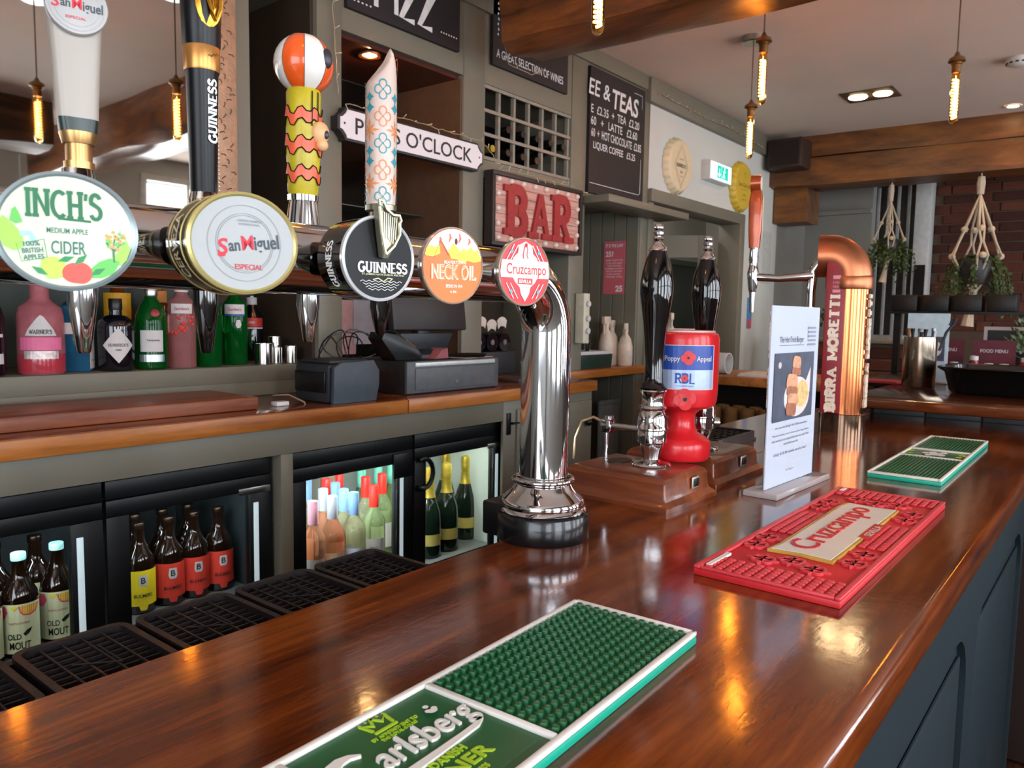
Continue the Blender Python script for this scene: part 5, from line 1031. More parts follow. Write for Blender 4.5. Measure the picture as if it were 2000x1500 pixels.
sp = [( -.285+i*.0815, s*.118) for s in (1, -1) for i in range(8)]+[(s*.288, z) for s in (1, -1) for z in (-.06, 0, .06)]
base = None
for (x, z) in sp:
    if base is None: b_ = MB().ball((0, 0, .004), .0125, seg=12).build('bulb', M('bulb_stud', '#e6c9b8', .3, emit=.05), t); base = b_.data
    else: b_ = bpy.data.objects.new('bulb', base); COL.objects.link(b_); b_.parent = t
    b_.matrix_basis = f @ T(x, z, .0)
# blackboards
t = thing('blackboard', 'blackboard lettered FIZZ above the middle bay', 'blackboard', (0, 0, 0)); MB().box(1.70, 2.245, 2.088, 2.104, 2.425, 2.70).build('board', BOARD, t)
fz = WF(1.97, 2.555, 2.088); g = MB()
ZIG = {'F': [[(0, 0), (0, 1), (.6, 1)], [(0, .55), (.45, .55)]], 'I': [[(.1, 0), (.1, 1)]], 'Z': [[(0, 1), (.6, 1), (0, 0), (.62, 0)]]}
x = -.145
for ch, w_ in (('F', .07), ('I', .022), ('Z', .078), ('Z', .078)):
    for pl in ZIG[ch]: g.stroke([(x+p[0]*.105, -.092+p[1]*.115) for p in pl], .020, fz, .0006)
    x += w_+.012
g.text('WINE OR', .22, .05, fz, .0006, 0, .01, .2, c=(.08, .075)); g.text('.......', .09, .006, fz, .0006, c=(.215, -.085)); g.text('.....', .08, .006, fz, .0006, c=(-.205, -.10)); g.build('chalk_lettering', CHALK, t)
t = thing('blackboard', 'blackboard reading A GREAT SELECTION OF WINES above the wine rack', 'blackboard', (0, 0, 0)); MB().box(2.443, 2.972, 2.088, 2.104, 2.432, 2.70).build('board', BOARD, t)
fz = WF(2.70, 2.482, 2.088); g = MB(); g.text('A GREAT SELECTION OF WINES', .47, .034, fz, .0006, 0, .006)
for s_ in (-1, 1):
    for j in range(7): g.stroke([(-.18+s_*.045, .20-j*.02), (-.18+s_*.048+.006*(j % 2), .19-j*.02)], [.004, .010], fz, .0006)
g.build('chalk_lettering', CHALK, t)
t = thing('blackboard', 'tall blackboard of coffee and tea prices', 'blackboard', (0, 0, 0)); MB().box(3.16, 3.688, 2.086, 2.103, 2.018, 2.61).build('board', BOARD, t)
fz = WF(3.42, 2.31, 2.086); g = MB()
g.serif('TEAS', .25, .085, fz, .0006, 0, th=.2, sl=.06, sw=.35, c=(.075, .185)) if False else g.text('TEAS', .26, .095, fz, .0006, 0, .02, .1, c=(.065, .190))
g.text('EE &', .19, .075, fz, .0006, 0, .01, .1, c=(-.175, .205))
rows = [('E  £2.35  +  TEA  £2.20', .46, -.02, .105), ('60   +   LATTE   £2.60', .44, -.03, .050), ('60  +  HOT CHOCOLATE  £2.85', .48, -.005, -.005), ('LIQUER COFFEE   £5.25', .40, -.025, -.065)]
for s_, w_, cx, cz in rows: g.text(s_, w_, .040, fz, .0006, 0, .006, c=(cx, cz))
g.stroke([(-.25, -.245), (.22, -.245), (.235, -.235), (.235, -.06)], .0025, fz, .0006); g.stroke([(.15, .265), (.235, .265), (.235, .2)], .0025, fz, .0006); g.build('chalk_lettering', CHALK, t)
# wine rack lattice
t = thing('wine_rack', 'square-lattice wine rack with dark bottles above the BAR sign', 'wine rack', (0, 0, 0)); x0, x1, z0, z1 = 2.412, 3.028, 2.052, 2.350; g = MB()
LT = M('lattice_paint', '#8b8173', .5)
for k in range(7): xx = x0+k*(x1-x0-.014)/6; MB().box(xx, xx+.014, 2.112, 2.13, z0, z1, .001, seg=1).build('upright_slat', LT, t)
for k in range(4): zz = z0+k*(z1-z0-.014)/3; MB().box(x0, x1, 2.104, 2.112, zz, zz+.014, .001, seg=1).build('cross_slat', LT, t)
DB = M('bottle_dark', '#171214', .15, coat=.4)
cw, chh = (x1-x0-.014)/6, (z1-z0-.014)/3
for (i, j) in ((0, 0), (1, 0), (2, 0), (3, 0), (1, 1), (2, 1), (3, 1), (4, 1), (5, 1)):
    cx, cz = x0+.007+(i+.5)*cw, z0+.007+j*chh+.044
    t2 = thing('wine_bottle', 'dark bottle lying in the lattice rack, row %s, place %s from the left' % (('bottom', 'middle')[j], ('first', 'second', 'third', 'fourth', 'fifth', 'sixth')[i]), 'bottle', (cx, 2.125, cz), 0, 'bottles in the lattice rack')
    MB().lathe([(0, -.02), (.013, -.02), (.014, .0), (.014, .05), (.034, .10), (.037, .12), (.037, .28), (0, .28)], RX(-PI/2), 18).build('glass_body', DB, t2)
    MB().lathe([(0, -.0215), (.0145, -.0215), (.0150, .0), (.0148, .04)], RX(-PI/2), 18).build('foil', GOLDF if (i, j) == (0, 0) else BLACK, t2)
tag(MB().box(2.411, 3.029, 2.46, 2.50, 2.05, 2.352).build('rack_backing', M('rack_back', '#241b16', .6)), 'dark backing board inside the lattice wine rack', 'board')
# bottle-cap signs
def cap_sign(x, z, r, mat, label, deco):
    t = thing('bottle_cap_sign', label, 'sign', (x, FY-.002, z)); f = FR((0, 0, 0), (1, 0, 0), (0, 0, 1)); n = 42
    def ring(R, h, a=.03, m_=84): return [(R*(1+a*math.cos(i*2*PI/m_*21))*math.cos(2*PI*i/m_), R*(1+a*math.cos(i*2*PI/m_*21))*math.sin(2*PI*i/m_), h) for i in range(m_)]
    mb = MB(); rs = [[mb.bm.verts.new(f @ Vector(p)) for p in q] for q in (ring(r, .0, .035), ring(r*.99, .008, .035), ring(r*.90, .034, .008), ring(r*.84, .038, 0), ring(r*.80, .038, 0))]
    for A_, B_ in zip(rs, rs[1:]):
        for i in range(84): mb.bm.faces.new((A_[i], A_[(i+1) % 84], B_[(i+1) % 84], B_[i]))
    mb.bm.faces.new(rs[-1]); mb.build('cap', mat, t); deco(t, f @ T(0, 0, .0384)); return t
IKC = M('sign_ink', '#6e5a48', .6)
def d1(t, f):
    g = MB()
    for s_ in (1, .86): g.stroke([(0, .125*s_), (.085*s_, 0), (0, -.125*s_), (-.085*s_, 0)], .0022, f, 0, closed=True)
    g.build('diamond_lines', IKC, t, kind='stuff'); g = MB(); g.serif("HENDRICK'S", .12, .020, f, .0003, th=.2); g.text('GIN', .03, .014, f, .0003, c=(0, -.035)); g.text('SMALL BATCH', .05, .007, f, .0003, c=(0, .035)); g.text('SCOTLAND', .035, .006, f, .0003, c=(0, -.06)); g.build('lettering', M('sign_ink_dark', '#40342a', .6), t)
cap_sign(4.075, 2.283, .157, M('cap_cream', '#d8c3a0', .5, var=.03), 'cream bottle-cap wall sign with a diamond, left of the exit sign', d1)
def d2(t, f):
    g = MB(); g.text('Three Barrels', .20, .030, f, .0003, 0, .005, c=(0, .0)) if False else g.text('Strongbow', .001, .001, f, -.01); g = MB(); g.text('San Gabriel', .19, .028, f, .0003, 0, .004, c=(.0, .01)); g.stroke([(-.06, -.02), (.06, -.02)], .002, f, .0003); g.text('1890', .03, .014, f, .0003, c=(0, -.055)); g.stroke([(-.015, .05), (-.015, .08), (.0, .09), (.015, .08), (.015, .05)], .003, f, .0003); g.text('AGED BRANDY', .07, .007, f, .0003, c=(0, -.085)); g.build('lettering', M('ink_olive', '#7a5f22', .6), t)
cap_sign(4.99, 2.292, .165, M('cap_yellow', '#c9a637', .45, var=.05), 'yellow bottle-cap wall sign right of the exit sign', d2)
# exit sign
t = thing('exit_sign', 'lit green running-man exit box on the white wall', 'exit sign', (4.42, FY, 2.262)); MB().box(0, .32, -.055, 0, -.001, .115, .003).build('housing', WHITE, t)
f = FR((.16, -.0555, .057), (1, 0, 0), (0, 0, 1)); MB().box(-.15, .15, -.05, .05, 0, .002, mt=f).build('lit_panel', M('exit_lit', '#d8fff4', .3, emit=1.3), t)
MB().box(-.06, .0, -.038, .038, .002, .0032, mt=f).box(.005, .10, -.038, .038, .002, .0032, mt=f).build('green_field', M('exit_green', '#18b8a0', .3, emit=.8), t)
MB().stroke([(.02, -.03), (.035, -.005), (.05, -.03)], .008, f, .0034).stroke([(.035, -.005), (.04, .018)], .010, f, .0035).disc(.045, .028, .006, .006, f, .0036).stroke([(.025, .005), (.04, .016), (.06, .008)], .005, f, .0037).stroke([(-.03, .02), (-.03, -.015)], .009, f, .0034).flat([(-.05, -.01), (-.01, -.01), (-.03, -.032)], f, .0035).build('figure_and_arrow', M('exit_white', '#f2fffb', .3, emit=1.2), t)
# poster, shelf, notices
t = thing('poster', 'pink poster with white text in the recess below the teas board', 'poster', (3.935, 2.462, 1.555)); MB().box(0, .135, 0, .004, 0, .29).build('sheet', M('poster_pink', '#c4606a', .6, var=.04), t)
f = FR((.0675, -.0006, .145), (1, 0, 0), (0, 0, 1)); g = MB(); g.text('25?', .05, .030, f, 0, 0, .03, c=(-.03, .075)); g.text('IT IS THE LAW', .11, .018, f, 0, 0, .02, c=(0, .12))
for k in range(7): g.text(('THINK TWENTY FIVE', 'IF YOU LOOK UNDER', 'TWENTY FIVE PLEASE', 'BE PREPARED TO SHOW', 'PROOF OF AGE WHEN', 'BUYING ALCOHOL', 'THANK YOU')[k], .11-.01*(k % 3), .008, f, 0, 0, .01, c=(0, .04-k*.015)); 
g.text('25', .045, .035, f, .0003, 0, .05, c=(.035, -.115)); g.build('lettering', PSLT, t); 
for o in [x for x in bpy.data.objects if x.parent == t]: pass
t.location = (3.682, 2.315, 1.545); t.rotation_euler = (0, 0, -PI/2)
tag(MB().box(3.10, 3.93, 1.93, 2.12, 1.955, 1.990, .003).build('wall_shelf', GREEN), 'grey-green shelf board jutting out below the teas blackboard', 'shelf')
tag(MB().box(5.22, 5.30, FY-.004, FY, 1.36, 1.57).box(5.225, 5.295, FY-.006, FY-.004, 1.45, 1.53).build('wall_notice', M('notice_blue', '#4f86bb', .6)), 'small blue and white notice on the wall beside the doorway', 'notice')
tag(MB().box(5.225, 5.295, FY-.005, FY-.001, 1.355, 1.42).build('red_notice', M('notice_red', '#c0505a', .6)), 'small red notice under the blue one beside the doorway', 'notice')
tag(MB().box(5.46, 5.62, FY-.004, FY, 1.68, 2.05).build('paper_notice', M('notice_paper', '#b9b8b2', .7)), 'pale paper notice near the wall corner behind the copper tower tap', 'notice')
# wall speaker
t = thing('wall_speaker', 'brown wall speaker in the corner under the ceiling beam', 'speaker', (5.36, 1.82, 2.46)); MB().box(0, .22, 0, .24, 0, .20, .012).build('cabinet', M('speaker_brown', '#33211a', .5), t); MB().box(-.004, 0, .02, .22, .02, .18).build('grille', M('speaker_cloth', '#241815', .9, bump=.6, bs=600), t); MB().box(.15, .29, .10, .14, .08, .12).build('bracket', BLACK, t)
# mirror
t = thing('mirror', 'large wall mirror with a tan embossed frame behind the taps', 'mirror', (0, 0, 0)); FRM = M('frame_tan', '#a57f63', .45, .2, var=.15, vs=40, bump=.8, bs=120)
MB().box(-1.2, 1.215, 2.085, 2.090, 1.635, 2.62).build('mirror_glass', M('mirror_silver', '#c9c4bc', .02, 1, var=0), t)
g = MB().box(1.205, 1.277, 2.060, 2.115, 1.56, 2.69, .006).box(-1.25, 1.205, 2.060, 2.115, 1.565, 1.635, .006); g.build('frame', FRM, t)
g = MB(); rq = random.Random(5)
for k in range(70):
    z = 1.58+k*.0157; cx = 1.241+rq.uniform(-.02, .02); a_ = rq.uniform(0, 3.1); g.tube([(cx-.008*math.cos(a_), 2.0595, z-.008*math.sin(a_)), (cx+.003, 2.0585, z+.003), (cx+.008*math.cos(a_), 2.0595, z+.008*math.sin(a_))], .0016, 5)
g.build('embossed_leaves', M('emboss_dark', '#6b4c38', .5), t, kind='stuff')
g = MB()
for k in range(100): g.ball((1.2125, 2.0585, 1.57+k*.0112), .0035, seg=6)
g.build('beading', M('bead_pale', '#d8c8b6', .3, .5), t, kind='stuff')
# small bottles along the mirror foot shelf
tag(MB().box(-.8, 1.20, 2.02, 2.06, 1.62, 1.628).build('mirror_shelf', M('thin_shelf', '#8c6a4c', .4)), 'thin brown shelf along the foot of the mirror', 'shelf')
rq = random.Random(11)
for k in range(10):
    x = .62+k*.055; c_ = ('#8c2a2a', '#2c6b3a', '#b0a89a', '#5a2a24', '#3a4a3a')[k % 5]; h = .045+.012*((k*7) % 4)/3
    o = MB().lathe([(.010, 0), (.011, .002), (.011, h*.65), (.006, h*.8), (.006, h), (0, h)], seg=12).build('miniature_bottle', M('mini_'+str(k % 5), c_, .15, coat=.3), loc=(x, 2.04, 1.6285)); tag(o, 'miniature bottle on the mirror shelf, %s from the left' % ('first', 'second', 'third', 'fourth', 'fifth', 'sixth', 'seventh', 'eighth', 'ninth', 'last')[k], 'bottle', 'miniatures on the mirror shelf')
# downlight in the soffit of bay two
P = Z(722, 108, 2.336)
t = thing('soffit_downlight', 'small brass downlight under the soffit of the middle bay', 'ceiling light', (P.x, P.y, 2.3375)); MB().lathe([(.042, 0), (.040, -.006), (.028, -.004), (.026, 0)], seg=28, cap=False).build('trim_ring', M('copper_ring', '#8a5238', .25, .9), t); MB().lathe([(.026, -.001), (0, -.003)], seg=20).build('lamp', M('lamp_warm', '#ffd9a0', .3, emit=12), t)
point('downlight_beam', (P.x, P.y, 2.325), 1.2, WARM, .004)
MB_ = MB().box(1.70, 2.27, 2.484, 2.489, 1.17, 2.33); tag(MB_.build('bay_mirror', M('bay_dark_glass', '#3a3430', .05, .9, var=0)), 'dark mirrored glass at the back of the middle bay', 'mirror')
for k in range(5): tag(MB().box(1.695, 2.27, 2.30, 2.48, 1.62+k*.10-.004, 1.62+k*.10).build('glass_shelf', M('shelf_glass_edge', '#4a524e', .1, .3)), 'thin glass shelf in the middle bay, %s from the top' % ('fifth', 'fourth', 'third', 'second', 'first')[k], 'shelf', 'glass shelves in the middle bay') if k < 3 else None
# fairy lights
def fairy(label, pts, every=2, seed=1):
    t = thing('fairy_lights', label, 'string lights'); rq = random.Random(seed); Pn = [Vector(p) for p in pts]; fine = []
    for a, b_ in zip(Pn, Pn[1:]):
        m_ = max(2, int((b_-a).length/.02)); fine += [a.lerp(b_, i/m_)+Vector((rq.uniform(-.003, .003), rq.uniform(-.002, .002), rq.uniform(-.003, .003))) for i in range(m_)]
    MB().tube(fine, .0016, 5).build('wire', M('fairy_wire', '#a58d70', .5), t); g = MB()
    for i in range(0, len(fine), every+1):
        d = Vector((rq.uniform(-1, 1), rq.uniform(-.8, -.1), rq.uniform(-1, 1))).normalized(); g.tube([fine[i], fine[i]+d*.016], .0011, 4).tube([fine[i]+d*.014, fine[i]+d*.021], .0018, 5)
    g.build('tiny_bulbs', M('fairy_bulb', '#d8c8a8', .3), t, kind='stuff')
fairy('string of unlit fairy lights hanging down the post beside the striped ball handle', [(1.635, 2.085, 2.66), (1.64, 2.085, 2.4), (1.655, 2.085, 2.2), (1.66, 2.08, 2.11)], 3, 1)
fairy("string of unlit fairy lights draped along the PINTS O'CLOCK sign", [(1.66, 2.05, 2.10), (1.75, 2.045, 2.10), (1.95, 2.045, 2.102), (2.15, 2.045, 2.10), (2.33, 2.045, 2.102), (2.42, 2.06, 2.06), (2.45, 2.06, 2.012)], 2, 2)
fairy('string of unlit fairy lights along the top of the BAR sign', [(2.45, 2.05, 2.013), (2.7, 2.05, 2.016), (2.9, 2.05, 2.015), (3.05, 2.05, 2.012), (3.14, 2.07, 1.985)], 2, 3)
fairy('string of unlit fairy lights around the end of the big oak beam', [(2.36, 1.99, 2.69), (2.37, 1.98, 2.5), (2.40, 1.97, 2.40), (2.50, 1.93, 2.375), (2.58, 1.9, 2.42)], 3, 4)
fairy('string of unlit fairy lights along the grey cornice above the doorway', [(3.8, 2.06, 2.62), (4.3, 2.06, 2.61), (4.8, 2.06, 2.62), (5.3, 2.06, 2.60)], 2, 5)
# ================================================================== on the bar
MAH = WOOD('pump_mahogany', '#4a2010', '#8a4524', .3, 'Y', 1.2, coat=.3, stretch=10)
def pump_box(x0, x1, y0, y1, label):
    t = thing('handpump_base', label, 'pump base', (x0, y0, 1.10)); W, D = x1-x0, y1-y0
    def ring(i, z, r=.004): return [(p[0], p[1], z) for p in rrect(i, W-i, i, D-i, r, 3)]
    mb = MB(); secs = [ring(.0, 0), ring(0, .008), ring(.004, .012), ring(.009, .016), ring(.011, .022), ring(.0125, .044), ring(.017, .051), ring(.024, .0545)]
    loft(mb, secs, I4); mb.build('wooden_box', MAH, t, ang=25)
    p_ = MB().box(W*.55, W*.55+.026, .0065, .0095, .024, .044, .001).build('maker_plate', M('plate_pewter', '#b7aea4', .35, .7), t)
    MB().box(W*.55+.003, W*.55+.023, .0055, .0066, .027, .041, .0008).build('plate_inset', BLACK, p_); return t
PB1 = pump_box(1.115, 1.305, .567, .79, 'nearer varnished wooden handpump box with a small metal plate')
PB2 = pump_box(1.345, 1.585, .585, .80, 'farther varnished wooden handpump box, behind the collection tin')
MB().lathe([(.020, .0), (.020, .0008), (0, .0008)], Matrix.Translation((.105, .155, .0545)), 24, sx=1.6).build('oval_hole', BLACK, PB1)
def pump(x, y, label, arm=True):
    t = thing('beer_handpump', label, 'handpump', (x, y, 1.1547))
    MB().lathe([(.035, 0), (.036, .002), (.034, .005), (.020, .008), (.015, .012), (.0155, .018), (.019, .030), (.021, .036), (.0215, .040), (.0265, .043), (.0270, .052), (.0268, .060), (.0262, .064), (.0285, .066), (.0285, .069), (.027, .071), (.0265, .085), (.0235, .095), (.021, .099), (.0235, .101), (.0250, .104), (.0235, .107), (.0205, .109), (.0195, .118), (.021, .128), (.0235, .134), (.0225, .137), (.021, .139), (0, .139)], seg=40).build('chrome_cylinder', CHROME, t)
    MB().lathe([(.0235, .137), (.0242, .140), (.0205, .144), (.0175, .150), (.0165, .165), (.0170, .195), (.0185, .225), (.0215, .255), (.0262, .285), (.0290, .307), (.0288, .325), (.0255, .347), (.0205, .366), (.0150, .380), (0, .381)], seg=40).build('handle', M('handle_gloss_black', '#0b0605', .05, coat=.5), t)
    MB().lathe([(.0150, .379), (.0165, .381), (.0160, .385), (.0120, .389), (.0075, .394), (.0065, .397), (.0085, .399), (.0092, .402), (.0070, .405), (.0062, .407), (.0090, .409), (.0095, .413), (.0070, .416), (.0085, .419), (.0088, .423), (.006, .427), (0, .428)], seg=28).build('finial', CHROME, t)
    if arm:
        MB().cyl((0, .02, .062), (-.004, .088, .062), .0065, seg=14).box(-.014, .006, .080, .102, .050, .075, .003).cyl((-.004, .093, .0), (-.004, .093, .052), .0048, seg=14).lathe([(.009, 0), (.009, .006), (0, .006)], Matrix.Translation((.002, .091, .074)), 12).build('swan_bracket', CHROME, t)
        MB().tube([(-.004, .095, .066), (-.020, .112, .078), (-.036, .128, .070), (-.044, .136, .040), (-.045, .138, .0)], .0028, 8).build('beer_line', M('line_brassy', '#c9b08a', .2, .8), t)
    else:
        MB().cyl((0, .0, .055), (.02, -.03, .055), .010, seg=12).build('bracket', CHROME, t)
    return t
pump(1.222, .657, 'nearer black-handled beer handpump with chrome body'); pump(1.448, .668, 'farther black-handled beer handpump, behind the red collection tin', False)
# collection tin
TR = M('tin_red', '#cf1f26', .3, coat=.2, var=.02)
t = thing('collection_tin', 'red waisted charity collection tin with a blue poppy label', 'collection tin', (1.328, .654, 1.1547), math.atan2(-.654, -1.328)+PI/2)
MB().lathe([(0, 0), (.052, 0), (.056, .005), (.0565, .028), (.054, .036), (.045, .043), (.032, .050), (.0265, .062), (.0255, .074), (.0275, .086), (.035, .093), (.054, .098), (.062, .103), (.0645, .111), (.066, .13), (.066, .226), (.0635, .235), (.057, .239)], seg=56).build('body', TR, t)
MB().lathe([(.0575, .238), (.0575, .2415), (0, .243)], seg=40).box(-.02, .02, -.003, .003, .243, .2445).build('lid', M('lid_pinkish', '#d8a8a4', .4), t)
g = MB(); R_ = .0663
def tinlab(w0, w1, z0, z1, mt, off): g = MB(); wraplabel(g, [(w0, z0), (w1, z0), (w1, z1), (w0, z1)], R_, off, 0, 16, LF); return g.build('label', mt, t)
tinlab(-.068, .064, .135, .216, PAPER, .0003); lb = tinlab(-.066, .0615, .171, .2145, M('label_royal_blue', '#27489c', .35), .0006); tinlab(-.066, .0615, .137, .171, M('label_silver_blue', '#a4b4d0', .3, .2), .0006)
fw_ = fn_wrap(R_); g = MB(); g.text('Poppy', .028, .0125, LF, .0012, 0, .01, c=(-.019, .190), fn=fw_); g.text('Appeal', .031, .0125, LF, .0012, 0, .01, c=(.040, .190), fn=fw_); g.build('white_lettering', WHITE, lb)
g = MB(); g.serif('R', .012, .018, LF, .0012, 0, c=(-.007, .156), fn=fw_, th=.2); g.serif('B', .012, .018, LF, .0012, 0, c=(.005, .156), fn=fw_, th=.2); g.stroke([(.014, .165), (.014, .147), (.022, .147)], .003, LF, .0012, fn=fw_); g.text('ROYAL BRITISH LEGION', .03, .002, LF, .0012, 0, .005, c=(.005, .142), fn=fw_); g.build('blue_lettering', M('ink_royal', '#2a4a9a', .5), lb)
def poppy(cx, cz, r, mt, off, name, h=0):
    g = MB()
    for a in (.2, 1.7, 3.3, 4.8): g.disc(cx+r*.45*math.cos(a), cz+r*.45*math.sin(a), r*.62, r*.6, LF, off, 0, 14, fw_)
    o = g.build(name, mt, t, kind='stuff'); MB().disc(cx, cz, r*.2, r*.2, LF, off+.0004, 0, 12, fw_).build('poppy_centre', BLACK, o)
poppy(.0095, .193, .0125, M('poppy_red', '#d8343a', .4), .0016, 'printed_poppy'); poppy(.004, .156, .006, _M['poppy_red'], .0018, 'printed_poppy')
poppy(.006, .118, .019, M('poppy_embossed', '#d02a30', .25, coat=.3), .0016, 'embossed_poppy')
# menu stand
t = thing('menu_stand', 'clear acrylic stand with a white burger menu sheet, in the middle of the bar', 'menu stand', (1.465, .492, 1.10), -.045)
ACR = M('acrylic', '#d8ccca', .1, trans=.35, ior=1.35, var=0)
MB().box(-.132, .132, -.032, .032, 0, .011, .002).build('base', ACR, t); MB().box(-.1165, .1165, -.0022, -.0012, .011, .345).box(-.1165, .1165, .0012, .0022, .011, .345).build('sleeve', M('acrylic_clear', '#ffffff', .05, trans=1, ior=1.05, var=0), t)
sh = MB().box(-.1155, .1155, -.0010, .0010, .0115, .344).build('sheet', M('sheet_white', '#c4cad8', .5, var=.01), t)
f = FR((0, -.0025, .178), (1, 0, 0), (0, 0, 1)); INKG = M('ink_print', '#3c3c46', .6)
g = MB(); g.text('The Hat Trick Burger', .115, .014, f, 0, 0, .002, .15, c=(-.022, .103)); g.stroke([(-.08, .094), (.037, .094)], .0008, f)
for k, (s_, w_, y_, h_) in enumerate((('Are you the Burger fan? Grab one here!', .155, -.058, .0055), ('Two beef patties, bacon, cheese, onion rings, lettuce,', .178, -.072, .0048), ('and tomato in a toasted brioche bun with fries', .178, -.081, .0048), ('served with house slaw', .07, -.090, .0048), ('Only £15.95 while stocks last!', .16, -.108, .0068), ('Est. Burgers', .036, -.142, .0045))): g.text(s_, w_, h_, f, 0, 0, .002, .1, c=(-.005, y_))
g.build('lettering', INKG, sh)
g = MB()
for k in range(5): g.box(.056, .096, .092+k*.008, .096+k*.008, 0, .0003, mt=f)
g.build('logo_bars', M('logo_grey', '#8a90a0', .6), sh, kind='stuff')
px0, px1, pz0, pz1 = -.098, .092, -.046, .080
MB().box(px0, px1, pz0, pz1, 0, .0003, mt=f).build('photo_background', M('slate_photo', '#454a5c', .5, var=.35, vs=25), sh)
g = MB(); g.disc(.012, -.004, .062, .038, f, .0005, 0, 28); g.flat([(.05, .02), (.076, .05), (.076, .0)], f, .0006); g.build('photo_plate', M('photo_plate', '#d8cfcb', .5, var=.05), sh, kind='stuff')
g = MB(); g.disc(.036, .000, .032, .026, f, .0008, 0, 18); g.build('photo_chips', M('photo_chips', '#dcb678', .5, var=.25, vs=120), sh)
for k, (cx, cy, rx_, ry_, c_) in enumerate(((-.002, .060, .020, .013, 'bun'), (-.001, .044, .022, .007, 'filling'), (-.018, .022, .027, .016, 'bun'), (-.014, .006, .026, .009, 'filling'), (-.008, -.010, .026, .012, 'bun'), (-.014, -.028, .024, .012, 'filling'))):
    MB().flat(rrect(cx-rx_, cx+rx_, cy-ry_, cy+ry_, min(rx_, ry_)*.8), f @ RZ(-.1), .0010+k*.0002).build('photo_burger', M('photo_'+c_, {'bun': '#d59a74', 'filling': '#a8684a'}[c_], .5, var=.25, vs=90), sh)
MB().disc(-.075, .058, .007, .006, f, .0006).build('photo_saucer', PAPER, sh)
# copper tower
cx, cy = 2.335, .640
t = thing('beer_tap_tower', 'copper pipe beer tower with a dark red lettered panel and one chrome tap', 'beer taps', (cx, cy, 1.10))
COP = M('copper', '#c8764a', .16, 1, var=.03); COPS = M('copper_satin', '#b56e4c', .35, .9, var=.04); CRIM = M('panel_crimson', '#8a1f28', .4)
MB().lathe([(.064, 0), (.064, .052), (.060, .054), (0, .054)], seg=40).build('base_ring', M('base_bronze', '#7d6250', .14, .9), t)
MB().lathe([(.0570, .053), (.0570, .415)], seg=48, cap=False).build('copper_column', COP, t)
MB().lathe([(.0615, .408), (.0635, .412), (.0635, .440), (.0615, .444)], seg=48).build('collar', COPS, t)
tow = Vector((-cx, -cy, 0)).normalized(); sd = Vector((tow.y, -tow.x, 0)); sd = -sd if sd.y < 0 else sd       # sd points to the staff side (left in view)
ep = [Vector((0, 0, .442))]+[sd*(.055-.055*math.cos(a))+Vector((0, 0, .442+.062*math.sin(a))) for a in [i*PI/2/8 for i in range(1, 9)]]
MB().tube([(p.x, p.y, p.z) for p in ep]+[tuple(sd*.085+Vector((0, 0, .504)))], .0605, 40).build('copper_elbow', COPS, t)
pc = tow*.050+sd*.034; fP = FR(pc, -sd, (0, 0, 1))
pn = MB().box(-.027, .027, -.008, .006, .0, .001) if 0 else MB().box(-.026, .026, .056, .485, -.012, .008, .002, mt=fP); pn = pn.build('red_panel', CRIM, t)
ft = fP @ T(0, .215, .0084) @ RZ(PI/2)
g = MB(); g.serif('BIRRA', .125, .026, ft, 0, th=.28, sl=.17, sw=.36, c=(-.092, 0)); g.serif('MORETTI', .185, .026, ft, 0, th=.26, sl=.17, sw=.34, c=(.085, 0)); g.build('lettering', M('panel_cream', '#e2cdb6', .4), pn)
g = MB(); g.text('DAL', .018, .007, fP, .0084, c=(.002, .426)); g.text('1859', .018, .007, fP, .0084, c=(.002, .414)); g.box(-.008, .012, .436, .446, .008, .009, mt=fP).box(-.008, .012, .398, .406, .008, .009, mt=fP); g.build('small_print', M('panel_rose', '#c9808a', .4), pn)
fR_ = FR((0, 0, 0), tow*-1, (0, 0, 1)); fR_ = FR(-sd*.030+tow*.036, Vector((-sd.x, -sd.y, 0))*.5-tow*1.0, (0, 0, 1))
R2 = .058; fb_ = FR((0, 0, 0), (1, 0, 0), (0, 0, 1)); ang0 = math.atan2((-sd).y, (-sd).x)
fnR = lambda v: Vector(((R2+v.z)*math.cos(ang0-.25-(v.y)/R2), (R2+v.z)*math.sin(ang0-.25-(v.y)/R2), .235+v.x))
g = MB(); g.serif('BIRRA MORETTI', .32, .024, I4, .0, th=.28, sl=.17, sw=.34, d=.006, fn=fnR); g.build('side_lettering', M('panel_cream', '#e2cdb6', .4), t)
MB().tube([tuple(sd*.075+Vector((0, 0, .50))), tuple(sd*.10+Vector((0, 0, .46))), tuple(sd*.102+Vector((0, 0, .40))), tuple(sd*.098+Vector((0, 0, .1))), tuple(sd*.098+Vector((0, 0, .0)))], [.012, .016, .014, .010, .010], 14).build('chrome_spine', CHROME, t)
a0 = sd*.10+Vector((0, 0, .448)); a1 = sd*.185+Vector((-.02, 0, .440)); a2 = sd*.255+Vector((-.03, 0, .444))
MB().tube([tuple(a0), tuple(a0.lerp(a1, .4)), tuple(a1), tuple(a2)], [.018, .013, .011, .012], 16).build('tap_arm', CHROME, t)
q = a2; MB().lathe([(.010, -.045), (.013, -.03), (.015, -.01), (.017, .012), (.013, .030), (.012, .040), (.014, .05), (.012, .085), (0, .087)], Matrix.Translation(q), 20).lathe([(.004, -.105), (.006, -.104), (.009, -.045)], Matrix.Translation(q), 14).build('tap_body', CHROME, t)
hh = MB(); hm = Matrix.Translation(q) @ T(0, 0, .085); loft(hh, [rr_section(w_, d_, .006, z_) for w_, d_, z_ in ((.030, .020, 0), (.036, .026, .05), (.040, .028, .13), (.030, .022, .165), (.014, .012, .172))], hm @ RZ(ang0)); ho = hh.build('tap_handle', M('handle_copper_red', '#a84a24', .25, .3, coat=.4), t)
MB().cyl(q+Vector((0, 0, .272))+sd*.016, q+Vector((0, 0, .272))-sd*.012, .024, seg=24).build('round_head', M('handle_copper_red', '#a84a24', .25), ho)
